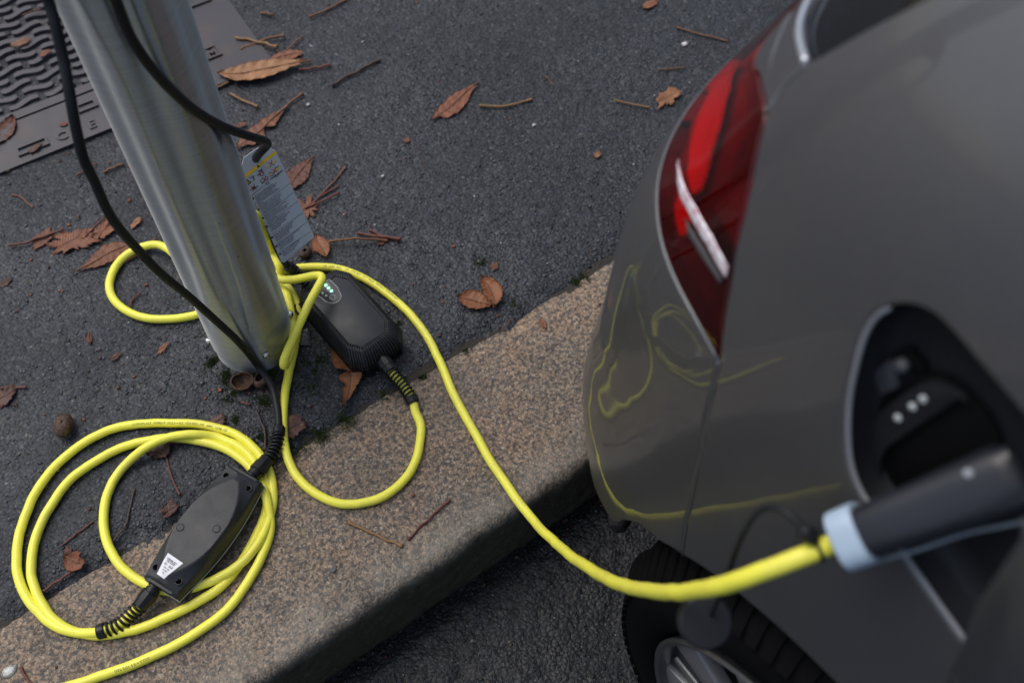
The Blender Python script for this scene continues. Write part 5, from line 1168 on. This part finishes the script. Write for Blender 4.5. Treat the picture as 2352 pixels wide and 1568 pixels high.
# leaves --------------------------------------------------------------------------------------------
z1_ = lambda a, b: (a*.3375, b*.3375); z2_ = lambda a, b: (529+a*.3375, b*.3375); z5_ = lambda a, b: (588+a*.3375, 529+b*.3375); z4_ = Z4; z3_ = Z3
leaf('large tan leaf on the corner of the iron cover frame', [z1_(2110, 415), z1_(1980, 435), z1_(1800, 470), z1_(1640, 500), z1_(1480, 500)], .046, 1, .60, serr=.12, curl=.05, seed=3, lift=.0085, stem=[z1_(1960, 438), z1_(2060, 425), z1_(2122, 412)])
leaf('rounded orange leaf tip peeping out above the large tan leaf', [z1_(1790, 440), z1_(1900, 390), z1_(2065, 352)], .026, 0, .6, seed=4)
leaf('narrow orange leaf with thick stalk, right of the post under the black cable', [z1_(1960, 720), z1_(1860, 800), z1_(1760, 900), z1_(1610, 1005)], .036, 0, .62, serr=.1, tear=.6, seed=5, stem=[z1_(1850, 810), z1_(1960, 710), z1_(2060, 635)], stem_r=.0021)
leaf('orange leaf half hidden behind the top of the grey tag', [z1_(2140, 1058), z1_(2080, 1120), z1_(2010, 1210), z1_(1960, 1290)], .036, 0, .62, serr=.1, seed=6)
leaf('lone orange leaf with a torn tip in the middle of the pavement', [z2_(1690, 560), z2_(1620, 610), z2_(1540, 690), z2_(1440, 770), z2_(1370, 810)], .036, 0, .60, serr=.1, tear=.35, seed=7, cut=(.86, .95, 1), stem=[z2_(1620, 612), z2_(1690, 562)])
piece('faded maple-like leaf near the tail light, beside a thin straight stalk', 1537, 222, .052, 1, 8, .55, .3, jag=.7, lobes=8)
lA = leaf('ginger leaf of two joined lobes on the pavement near the kerb', [(1138, 700), (1112, 697), (1080, 688), (1051, 682)], .034, 3, .6, serr=.12, seed=9, curl=.1)
lB = leaf('x', [(1134, 708), (1135, 688), (1126, 662), (1105, 637)], .030, 3, .5, serr=.12, seed=10, curl=.2)
lB.parent = lA; lB.name = 'leaf_lobe'; del lB['label'], lB['category'], lB['group']
for c_ in list(lB.children): c_.parent = lA
leaf('curled ginger leaf at the lower corner of the grey tag', [z5_(400, 30), z5_(425, 90), z5_(460, 140), z5_(480, 187)], .026, 3, .5, serr=.14, seed=11, curl=.15)
leaf('veined brown leaf left of the post above the small yellow loop', [z3_(520, 450), z3_(620, 400), z3_(740, 330), z3_(890, 265)], .036, 3, .62, serr=.12, seed=12)
piece('ragged dark orange leaf in the clump left of the post, over a long stalk', *z3_(480, 250), .068, 0, 13, .62, -.4, jag=.8, lobes=8)
piece('smaller ragged orange leaf left in the clump, over the long stalk', *z3_(290, 235), .040, 0, 14, .6, .3, jag=.7)
piece('ragged orange leaf between the clump and the black cable', *z3_(700, 180), .056, 0, 15, .5, .3, jag=.8, lobes=7)
piece('small orange leaf piece just left of the post above the black cable', *z3_(925, 120), .024, 1, 16, .5, .5, jag=.5)
leaf('orange leaf cut by the left edge of the picture, beside the iron cover', [z1_(-60, 1000), z1_(10, 940), z1_(60, 860), z1_(95, 790)], .032, 0, .5, seed=17, curl=.15)
piece('crumpled orange leaf piece on the corner of the frame at the left edge', *z1_(75, 1120), .040, 1, 18, .4, .25, jag=.7)
piece('oval tan leaf piece on the wavy bars of the cover', *z1_(140, 288), .034, 1, 19, .45, -.1, z=.0075, jag=.3)
piece('small orange leaf piece on the wavy bars near the left black cable', *z1_(305, 362), .022, 0, 20, .5, .2, z=.0075)
piece('orange leaf piece sitting in the rectangular pocket of the cover frame', *z1_(238, 1010), .024, 0, 21, .45, .3, z=.0085, jag=.4)
piece('orange scrap on the cover frame between two raised letters', *z1_(433, 845), .013, 0, 22, .7, 0, z=.007)
leaf('long curled brown leaf sticking out from under the ribbed box', [Z5(750, 1560), Z5(810, 1400, ), Z5(835, 1250), Z5(820, 1120), Z5(740, 1010), Z5(640, 905)], .040, 1, .62, serr=.2, tear=.7, seed=23, curl=.18, lift=.004)
leaf('dark red leaf with a stalk inside the coil of yellow cable', [z4_(955, 275), z4_(930, 245), z4_(890, 235), z4_(845, 262)], .034, 2, .5, seed=24, curl=.12, stem=[z4_(955, 270), z4_(975, 350), z4_(1000, 420), z4_(1033, 487)])
piece('crumpled reddish leaf piece inside the coil, left of the tapered box', *z4_(972, 575), .024, 2, 25, .75, .2, curl=1.0, jag=.5)
leaf('small reddish leaf beside the two yellow strands at lower left', [z4_(372, 838), z4_(410, 860), z4_(450, 880), z4_(492, 862)], .026, 0, .5, seed=26, curl=.15, stem=[z4_(425, 862), z4_(438, 890), z4_(442, 908)])
piece('reddish leaf tip left of the small leaf by the yellow strands', *z4_(388, 815), .016, 0, 27, .6, 1.2)
piece('orange leaf piece at the top edge of the pavement', 1494, 10, .036, 0, 28, .5, .1, jag=.4)
piece('dark brown leaf at the left edge of the picture above the coil', *z3_(20, 1310), .036, 2, 29, .8, .2, curl=.8)
leaf('tiny pointed orange leaf standing alone left of the post base', [z3_(607, 870), z3_(603, 905), z3_(612, 948)], .009, 0, .5, seed=30)
piece('small brown leaf piece at the left edge beside the cover and loop', *z3_(28, 530), .024, 2, 31, .6, .2)
piece('brown leaf piece peeping over the top of the cable coil', *z4_(1235, 72), .036, 2, 32, .55, .1, jag=.3)
piece('dark brown leaf beside the spring guard of the black cable', *z5_(250, 1340), .032, 2, 33, 1.1, .8, curl=.7, jag=.5)
piece('small orange leaf piece lying on the granite kerb', 1247, 744, .017, 0, 34, .5, 1.3, jag=.4)
piece('tiny triangular orange leaf piece in the middle of the pavement', 935, 322, .012, 0, 35, .8, .6, jag=.3)
piece('small orange leaf piece right of the pavement centre', 1373, 355, .016, 1, 36, .6, .5, jag=.4)
piece('ragged reddish leaf remains under three crossed twigs beside the tag', 706, 478, .040, 0, 37, .7, .7, jag=.9, lobes=8)
piece('orange leaf scrap right of the post above the narrow leaf', *z1_(1640, 850), .020, 0, 38, .5, -.1)
piece('small orange scrap on the pavement near the kerb joint', *z5_(1625, 243), .014, 0, 39, .8, .3)
piece('orange scrap under the arched stalk beside the twig bundle', *z5_(860, 75), .018, 0, 40, .5, .1)
piece('two-toned orange scrap on the pavement left of the post', *z3_(1108, 975), .018, 0, 41, .5, .5, jag=.9)
piece('brown scrap of leaf at the top of the cable coil, lower left', *z3_(785, 1035), .018, 2, 42, .5, .2, jag=.6)
# stalks --------------------------------------------------------------------------------------------
twig('long brown stalk at the top edge of the pavement', [z2_(810, -15), z2_(740, 25), z2_(640, 75), z2_(540, 115)], .0021, 0, (1, 1.8), 1)
twig('stubby brown stalk end near the top of the pavement', [z2_(207, 90), z2_(250, 92), z2_(292, 104)], .0022, 0, (1.8, 1.3), 2)
twig('thick stalk lying across the corner of the cover frame, upper of two crossed', [z2_(35, 255), z2_(120, 270), z2_(220, 295), z2_(320, 322)], .0025, 2, (1.2, 2.0), 3, lift=.004)
twig('brown stalk beneath the crossed one on the cover frame corner', [z2_(70, 338), z2_(160, 300), z2_(260, 262), z2_(370, 243)], .0024, 0, (1.5, 1.6), 4, lift=.001)
twig('short straight stalk above the large tan leaf', [z2_(352, 375), z2_(420, 310), z2_(488, 246)], .0016, 0, (1.2, 1.2), 5)
twig('short reddish stalk right of the large tan leaf', [z2_(466, 475), z2_(570, 462), z2_(680, 444)], .0021, 1, (1.5, 1.3), 6)
twig('grey-brown stalk with a knobbly end left of the pavement centre', [z2_(690, 582), z2_(780, 530), z2_(900, 465), z2_(1020, 408)], .0026, 3, (2.0, 1.7), 7)
twig('stalk between the post and the narrow orange leaf', [z2_(-5, 638), z2_(80, 680), z2_(190, 725)], .0020, 2, (1, 2.2), 8)
twig('curved ochre stalk right of the lone orange leaf', [z2_(1695, 718), z2_(1850, 725), z2_(1960, 702), z2_(2055, 675)], .0019, 2, (1.6, 1.4), 9)
twig('thin reddish twig, topmost of three beside the tag', [z2_(615, 1325), z2_(700, 1240), z2_(785, 1135)], .0014, 0, (1, 1.5), 10)
twig('reddish twig, middle of three beside the tag', [z2_(500, 1420), z2_(610, 1340), z2_(740, 1265)], .0014, 1, (1, 1.4), 11)
twig('reddish twig, lowest of three beside the tag', [z2_(505, 1418), z2_(620, 1370), z2_(740, 1312)], .0016, 1, (1, 1.6), 12, lift=.002)
twig('very thin dark crooked twig in the middle of the pavement', [z2_(1265, 1010), z2_(1290, 1060), z2_(1320, 1110), z2_(1350, 1165), z2_(1390, 1208)], .0009, 3, (1, 1), 13, name='twig')
twig('dark brown twig, longer one of the bundle right of the tag', [z5_(690, 15), z5_(780, 35), z5_(880, 45), z5_(985, 58)], .0022, 1, (1.3, 1.9), 14, name='twig', lift=.003)
twig('dark brown twig, short upper one of the bundle right of the tag', [z5_(770, -5), z5_(820, 18), z5_(870, 42), z5_(975, 72)], .0018, 1, (1.3, 1.6), 15, name='twig')
twig('long arched stalk starting at the curled leaf below the tag', [z5_(462, 85), (*z5_(560, 66), .012), (*z5_(680, 58), .014), (*z5_(800, 60), .008), z5_(900, 70)], .0019, 0, (1.8, 1.5), 16)
twig('straight stalk reaching from the tail light', [(1555, 63), (1612, 80), (1674, 95)], .0018, 0, (1.6, 1), 17)
twig('short thin stalk on the pavement left of the tail light', [(1512, 160), (1545, 158), (1576, 155)], .0013, 0, (1.2, 1.2), 18)
twig('thin straight stalk touching the faded maple-like leaf', [(1411, 230), (1450, 239), (1493, 247)], .0015, 2, (1.5, 1.2), 19)
twig('tiny thin twig right of the curved ochre stalk', [(1248, 173), (1260, 182), (1271, 197)], .0008, 0, (1, 1), 20, name='twig')
twig('bent reddish stalk near the left edge below the cover', [z1_(85, 1325), z1_(130, 1335), z1_(180, 1375), z1_(226, 1412)], .0013, 0, (1.6, 1.2), 21)
twig('brown stalk end touching the left side of the post', [z1_(705, 1172), z1_(760, 1145), z1_(840, 1112)], .0020, 0, (1.7, 1), 22)
twig('long stalk through the leaf clump left of the post', [z3_(58, 278), z3_(160, 262), z3_(300, 215), z3_(430, 165)], .0019, 1, (1.2, 1.5), 23, lift=.003)
twig('slanting reddish stalk over the ragged leaf near the black cable', [z3_(580, 215), z3_(650, 145), z3_(715, 82)], .0014, 1, (1, 1.2), 24, lift=.003)
twig('curved red stalk inside the small yellow loop left of the post', [z3_(885, 697), z3_(905, 640), z3_(955, 600)], .0013, 1, (1, 1.4), 25)
twig('brown stalk behind the small yellow loop at the post', [z3_(830, 400), z3_(930, 340), z3_(1065, 235)], .0020, 1, (1, 1.4), 26)
twig('ochre stalk lying on the granite kerb, left of the pair', [(800, 1197), (822, 1208), (850, 1222), (888, 1238), (925, 1254)], .0018, 2, (2.0, 1.9), 27)
twig('red stalk with a forked foot on the granite kerb, right of the pair', [(936, 1239), (960, 1215), (1000, 1176), (1034, 1147)], .0016, 1, (2.7, 1.7), 28)
twig('short reddish stalk between the yellow strands at lower left', [z4_(355, 777), z4_(440, 710), z4_(535, 640)], .0012, 1, (1, 1.5), 29)
twig('reddish stalk below the small leaf at lower left, ending at the kerb', [z4_(245, 1040), z4_(330, 980), z4_(440, 910)], .0017, 1, (1.8, 1.2), 30)
twig('thin dark twig curving inside the coil left of the tapered box', [z4_(775, 445), z4_(745, 560), z4_(730, 640), z4_(690, 700), z4_(635, 770)], .0013, 3, (1, 1), 31, name='twig')
twig('reddish twig cut by the bottom edge on the kerb', [z4_(120, 1475), z4_(140, 1520), z4_(200, 1590)], .0016, 1, (1.8, 1), 32, name='twig')
twig('thin dark twig left of the black spring guard', [z4_(1470, -5), z4_(1495, 60), z4_(1520, 130), z4_(1522, 230)], .0014, 3, (1, 1), 33, name='twig')
twig('red stalk lying under the inner strands at the top of the coil', [z4_(950, 192), z4_(1100, 184), z4_(1270, 196)], .0018, 1, (1.2, 1), 34)
twig('fine reddish twig at the joint between pavement and kerb', [z5_(1665, 680), z5_(1705, 645), z5_(1738, 600)], .0009, 1, (1, 1), 35, name='twig')
twig('small red-brown twig in front of the post base', [z3_(1640, 1345), z3_(1675, 1352), z3_(1706, 1360)], .0013, 1, (1, 1.3), 36, name='twig')
twig('thin stalk reaching in from the left edge above the coil', [z3_(-20, 1245), z3_(80, 1246), z3_(180, 1240)], .0014, 1, (1, 2.0), 37)
twig('thin stalk just below the cover frame', [z1_(515, 1195), z1_(590, 1155), z1_(660, 1110)], .0012, 1, (1, 1.3), 38)
twig('faint reddish stalk on the wavy bars of the cover', [(*z1_(150, 105), .009), (*z1_(220, 78), .009), (*z1_(290, 62), .009)], .0013, 1, (1, 1), 39)
twig('brown stalk on the corner of the cover behind the post', [z1_(1450, 610), z1_(1500, 585), z1_(1560, 560)], .0017, 2, (1, 1), 40)
# husks ----------------------------------------------------------------------------------------------
def huskmat(name, c0, c1, c2, rough):
    t = NT(name); n = t.noise(120, 6, .75); col = t.ramp(n, [(.36, c0), (.5, c1), (.64, c2)]); t.set(Base_Color=col, Roughness=rough, Normal=t.bump(t.noise(180, 5, .7), .003, .9)); return t.m
M_husk = huskmat('husk_brown', (.018, .010, .007), (.055, .026, .014), (.13, .062, .03), .5); M_hin = huskmat('husk_inside', (.012, .008, .005), (.07, .030, .012), (.24, .11, .035), .28)
def husk(label, px, py, size, rot, open_=.62, seed=0, asp=.8, tiltx=0.0, inner=M_hin, spikes=0):
    c = G(px, py, 0); v = []; f = []; nu, nv_ = 28, 12; R_ = size/2; vi = []; 
    for k in range(nv_+1):
        ph = -math.pi/2+(open_*math.pi)*k/nv_
        for j in range(nu):
            th = 2*math.pi*j/nu; rr_ = R_*(1+.08*noise.noise(Vector((math.cos(th)*2+seed, math.sin(th)*2, ph*2)))+(.10*noise.noise(Vector((th*3, seed, 1))) if k == nv_ else 0))
            v.append(Vector((rr_*math.cos(ph)*math.cos(th), rr_*asp*math.cos(ph)*math.sin(th), rr_*.62*math.sin(ph)+R_*.60)))
    no = len(v)
    for k in range(nv_+1):
        for j in range(nu): q = v[k*nu+j]; v.append(Vector((q.x*.86, q.y*.86, max(q.z*.9+R_*.09, R_*.06))) if k < nv_ else Vector((q.x*.88, q.y*.88, q.z-.0003)))
    for k in range(nv_):
        for j in range(nu): a, b = k*nu+j, k*nu+(j+1) % nu; f.append((a, b, b+nu, a+nu)); f.append((no+a, no+a+nu, no+b+nu, no+b))
    for j in range(nu): a, b = nv_*nu+j, nv_*nu+(j+1) % nu; f.append((a, b, no+b, no+a))
    rm = Matrix.Translation(c) @ Matrix.Rotation(rot, 4, 'Z') @ Matrix.Rotation(tiltx, 4, 'X'); v = [rm @ q for q in v]; dz = min(q.z for q in v); v = [q-Vector((0, 0, dz-.0005)) for q in v]
    me = mesh(v, f); o = link('chestnut_husk', me, [M_husk, inner], None, True); me.polygons.foreach_set('material_index', [1 if (min(p.vertices) >= no) else 0 for p in me.polygons])
    tag(o, label, 'chestnut husk', GH)
    for k in range(spikes):
        rs = random.Random(seed*31+k); a = rs.uniform(-2.6, -.4); p = c+Vector((math.cos(a)*R_*1.0, math.sin(a)*R_*.9, .003)); d = Vector((math.cos(a), math.sin(a)*1.2, rs.uniform(-.1, .3))).normalized()*rs.uniform(.004, .008)
        tv, tf = tube_mesh(np.array([p, p+d*.6, p+d]), [.0006, .0005, .0002], 5); obj('spine', tv, tf, M_twigs[1], o, True)
    return o
husk('dark open husk on the pavement at the left, above the coil', *z4_(380, 112), .036, 1.0, .975, 1, .70, .1)
husk('glossy brown open husk at the foot of the post', *z3_(1660, 1218), .034, -.3, .60, 2, .80, .25, spikes=4)
husk('reddish husk at the foot of the post behind the black cable', *z3_(1800, 1215), .028, .6, .80, 3, .85, -.3, M_husk, spikes=7)
husk('small round husk beside the lower end of the grey tag', 702, 586, .0225, .2, .90, 4, .8, .1, M_husk)
# black foil scrap by the post, bird dropping, tar patch
fp = [G(*q, .003) for q in (z5_(290, 690), z5_(365, 660), z5_(378, 778), z5_(300, 782))]; FF = frame_from(sum(fp, Vector())/4, (1, 0, 0), (.1, -.15, 1)); o = prism('plastic_scrap', [tuple((FF.inverted() @ p)[:2]) for p in fp], FF, -.0005, .0005, plain('scrap_plastic', (.03, .033, .038), .35, bump=.004, bscale=60), None, .0002)
tag(o, 'flat black plastic scrap under the crossing yellow cable', 'plastic scrap')
M_drop = plain('chalky_white', (.62, .63, .60), .8, var=.15, bump=.002)
for (px, py, s_, sd, lb) in ((22, 1541, .020, 1, 'pale grey-white blob on the kerb at the lower left corner'), (1574, 101, .015, 2, 'white chewing gum blob on the pavement left of the tail light'), (1227, 287, .0085, 3, 'small white blob near the curved ochre stalk'), (708, 240, .008, 4, 'small white speck above the narrow orange leaf'), (879, 404, .007, 5, 'small white speck left of the dark thin twig'), (843, 317, .003, 6, '')):
    if not lb: continue
    c = G(px, py, .0012); n = 18; v = [tuple(c+Vector((0, 0, .0018)))]+[(c.x+s_/2*math.cos(2*math.pi*j/n)*(1+.4*noise.noise(Vector((j*.7, sd, 0)))), c.y+s_/2*.8*math.sin(2*math.pi*j/n)*(1+.4*noise.noise(Vector((j*.7, sd, 4)))), .0008) for j in range(n)]+[(c.x, c.y, .0)]
    tag(obj('white_blob', v, [(0, 1+j, 1+(j+1) % n) for j in range(n)]+[(n+1, 1+(j+1) % n, 1+j) for j in range(n)], M_drop, None, True), lb, 'white blob', 'white blobs on the ground')
c = (763, 1300); v = [G(c[0]+dx, c[1]+dy, .0028) for dx, dy in ((-4, -14), (4, -12), (9, -2), (8, 8), (2, 14), (-7, 12), (-5, 6), (2, 0), (-2, -6))]
o = obj('tar_patch', v+[p-Vector((0, 0, .002)) for p in v], [tuple(range(9))[::-1]]+[(i, (i+1) % 9, 9+(i+1) % 9, 9+i) for i in range(9)], plain('tar', (.030, .033, .04), .4)); tag(o, 'small dark hook-shaped tar patch on the granite kerb', 'tar patch')
# ------------------------------------------------------------------ uncountable bits
def stones(name, pts, size, mats, kind='stuff', squash=.6, sink=.35):
    n = len(pts); base = np.array([(1, 0, 0), (-1, 0, 0), (0, 1, 0), (0, -1, 0), (0, 0, 1), (0, 0, -1), (.7, .7, .35), (-.7, .6, .4)][:6], float)
    V = base[None]*(1+rng.uniform(-.35, .35, (n, 6, 3)))+rng.uniform(-.18, .18, (n, 6, 3)); s = size(n)[:, None, None]; a = rng.uniform(0, 6.28, n); ca, sa = np.cos(a)[:, None], np.sin(a)[:, None]
    x, y = V[..., 0].copy(), V[..., 1].copy(); V[..., 0] = x*ca-y*sa; V[..., 1] = x*sa+y*ca; V[..., 2] *= squash; V = V*s; V += pts[:, None]; V[..., 2] += (s[..., 0]*squash*(.5-sink))
    F_ = np.array([(4, 0, 2), (4, 2, 1), (4, 1, 3), (4, 3, 0), (5, 2, 0), (5, 1, 2), (5, 3, 1), (5, 0, 3)]); f = (F_[None]+6*np.arange(n)[:, None, None]).reshape(-1, 3)
    me = bpy.data.meshes.new(name); me.vertices.add(n*6); me.vertices.foreach_set('co', V.reshape(-1)); me.loops.add(f.size); me.loops.foreach_set('vertex_index', f.ravel()); me.polygons.add(len(f)); me.polygons.foreach_set('loop_start', np.arange(0, f.size, 3)); me.polygons.foreach_set('loop_total', np.full(len(f), 3))
    mi = np.repeat(rng.choice(len(mats), n), 8); me.update(calc_edges=True); o = link(name, me, mats); me.polygons.foreach_set('material_index', mi); me.update(); return tag(o, kind=kind)
ms = [plain('chip_'+a, c, .5, var=.2) for a, c in (('dark', (.020, .022, .026)), ('slate', (.045, .050, .060)), ('grey', (.075, .082, .095)), ('brown', (.05, .04, .032)), ('black', (.014, .015, .018)))]
def scatter(n, x0, x1, y0, y1, keep=None):
    p = np.stack([rng.uniform(x0, x1, n), rng.uniform(y0, y1, n)], 1)
    if keep is not None: p = p[rng.uniform(0, 1, len(p)) < keep(p[:, 0], p[:, 1])]
    return p
def k_p(x, y):
    d = np.hypot(x-PC[0], y-PC[1]); near = np.exp(-(d/.16)**2)*1.0+np.exp(-((y-KB)/.05)**2)*.55+.34*np.clip((x-.1)/.3, 0, 1)*np.exp(-((y-.9)/.3)**2)+.20
    return np.clip(near*(1+1.2*vnoise(x, y, 18, 5)), 0, 1)*(d > PR+.001)
p = scatter(78000, -.55, 1.15, KB+.001, 1.9, k_p); z = pave_z(p[:, 0], p[:, 1])
tag(stones('pavement_chippings', np.c_[p, z], lambda n: rng.gamma(5, .00036, n).clip(.0008, .0036), ms[:3], squash=.5, sink=.5), kind='stuff')
p = scatter(26000, -.35, .75, -.25, KF-.004, lambda x, y: np.clip(.55+.8*vnoise(x, y, 12, 8), .1, 1)); z = road_z(p[:, 0], p[:, 1])
tag(stones('road_chippings', np.c_[p, z], lambda n: rng.gamma(4, .0004, n).clip(.0008, .0040), [ms[0], ms[0], ms[1], ms[3], ms[4], ms[4]], squash=.5, sink=.5), kind='stuff')
p = scatter(900, -.6, 1.6, KB+.01, 2.4); z = pave_z(p[:, 0], p[:, 1])
tag(stones('pale_grit', np.c_[p, z+.0006], lambda n: rng.gamma(3, .00035, n).clip(.0005, .0026), [plain('grit_white', (.50, .50, .48), .5), plain('grit_grey', (.26, .28, .30), .5)]), kind='stuff')
p = scatter(170, -.3, .8, -.2, KF-.01); z = road_z(p[:, 0], p[:, 1])
tag(stones('road_grit', np.c_[p, z+.0006], lambda n: rng.gamma(3, .0004, n).clip(.0005, .0028), [plain('road_grit_pale', (.35, .33, .28), .5)]), kind='stuff')
# leaf crumbs
p = scatter(2600, -.6, 1.3, KB-.24, 2.2, lambda x, y: np.clip(.16+.80*np.exp(-((x+.0)/.35)**2)+.8*vnoise(x, y, 6, 3), .03, 1)*np.where(y < KB, .10, 1)); z = np.where(p[:, 1] > KB, pave_z(p[:, 0], p[:, 1]), .001)
tag(stones('leaf_crumbs', np.c_[p, z+.0012], lambda n: rng.gamma(1.8, .0008, n).clip(.0006, .0038), [M_leafs[0], M_leafs[0], M_leafs[2]], squash=.16), kind='stuff')
p = scatter(420, -.3, .5, KF-.03, KF-.006, lambda x, y: np.clip(.5+vnoise(x, y*0, 14, 3)*1.6, 0, 1)); z = road_z(p[:, 0], p[:, 1])
tag(stones('gutter_crumbs', np.c_[p, z+.001], lambda n: rng.gamma(2, .0008, n).clip(.0007, .005), [M_leafs[2], M_leafs[2], M_leafs[0], ms[3]], squash=.35), kind='stuff')
# moss
def moss(name, centres, n, h=(.0012, .0038)):
    P_ = []
    for (x, y, r_, k) in centres:
        m_ = int(n*k); a = rng.uniform(0, 6.28, m_); q = r_*np.abs(rng.normal(0, .5, m_)); P_.append(np.stack([x+q*np.cos(a), y+q*np.sin(a)], 1))
    p = np.concatenate(P_); p = p[np.hypot(p[:, 0]-PC[0], p[:, 1]-PC[1]) > PR-.001]; p = p[fb(p[:, 0], p[:, 1], 120, 3, 6) > -.15]; n = len(p); z = np.where(p[:, 1] > KB, pave_z(p[:, 0], p[:, 1]), -.001)
    hh = rng.uniform(*h, n); w_ = .0007; a = rng.uniform(0, 6.28, n); V = np.zeros((n, 4, 3)); 
    for k in range(3): V[:, k, 0] = p[:, 0]+w_*np.cos(a+k*2.09); V[:, k, 1] = p[:, 1]+w_*np.sin(a+k*2.09); V[:, k, 2] = z-.0004
    V[:, 3, 0] = p[:, 0]+rng.normal(0, .0008, n); V[:, 3, 1] = p[:, 1]+rng.normal(0, .0008, n); V[:, 3, 2] = z+hh
    f = (np.array([(0, 1, 3), (1, 2, 3), (2, 0, 3)])[None]+4*np.arange(n)[:, None, None]).reshape(-1, 3)
    t = NT('moss_green'); t.set(Base_Color=t.ramp(t.noise(300, 3), [(.3, (.018, .034, .008)), (.7, (.075, .12, .02))]), Roughness=.8)
    tag(obj(name, V.reshape(-1, 3), [tuple(q) for q in f.tolist()], t.m), kind='stuff')
cs = []
def mz(px, py, r_, k): q = G(px, py, 0); cs.append((q.x, q.y, r_, k))
for q in ((z3_(1450, 1080), .012, 1), (z3_(1540, 1160), .010, .6), (z3_(1870, 1140), .014, 1.2), (z3_(1740, 1190), .010, .6), (z3_(1560, 1295), .018, 1), (z3_(1790, 1340), .016, .7), (z3_(1530, 1200), .008, .4), (z5_(430, 930), .026, 1), (z5_(390, 1080), .010, .4), (z5_(610, 1270), .020, .9), (z5_(430, 1380), .020, 1), (z5_(270, 1470), .020, 1), (z5_(1120, 985), .012, .5), (z5_(1410, 800), .010, .5), (z5_(2180, 340), .010, .5), (z5_(2250, 305), .010, .5), (z5_(1530, 215), .014, .3), (z5_(1780, 490), .012, .3), (z5_(960, 640), .016, .3), (z5_(870, 1110), .012, .4), (z4_(1480, 160), .02, .6), (z4_(1590, 290), .014, .6), (z3_(1600, 1470), .01, .3), (z3_(1980, 1060), .03, .5), (z3_(2140, 1090), .025, .5)): mz(*q[0], q[1], q[2])
moss('moss', cs, 1300, (.0015, .0042))
bpy.context.view_layer.update()
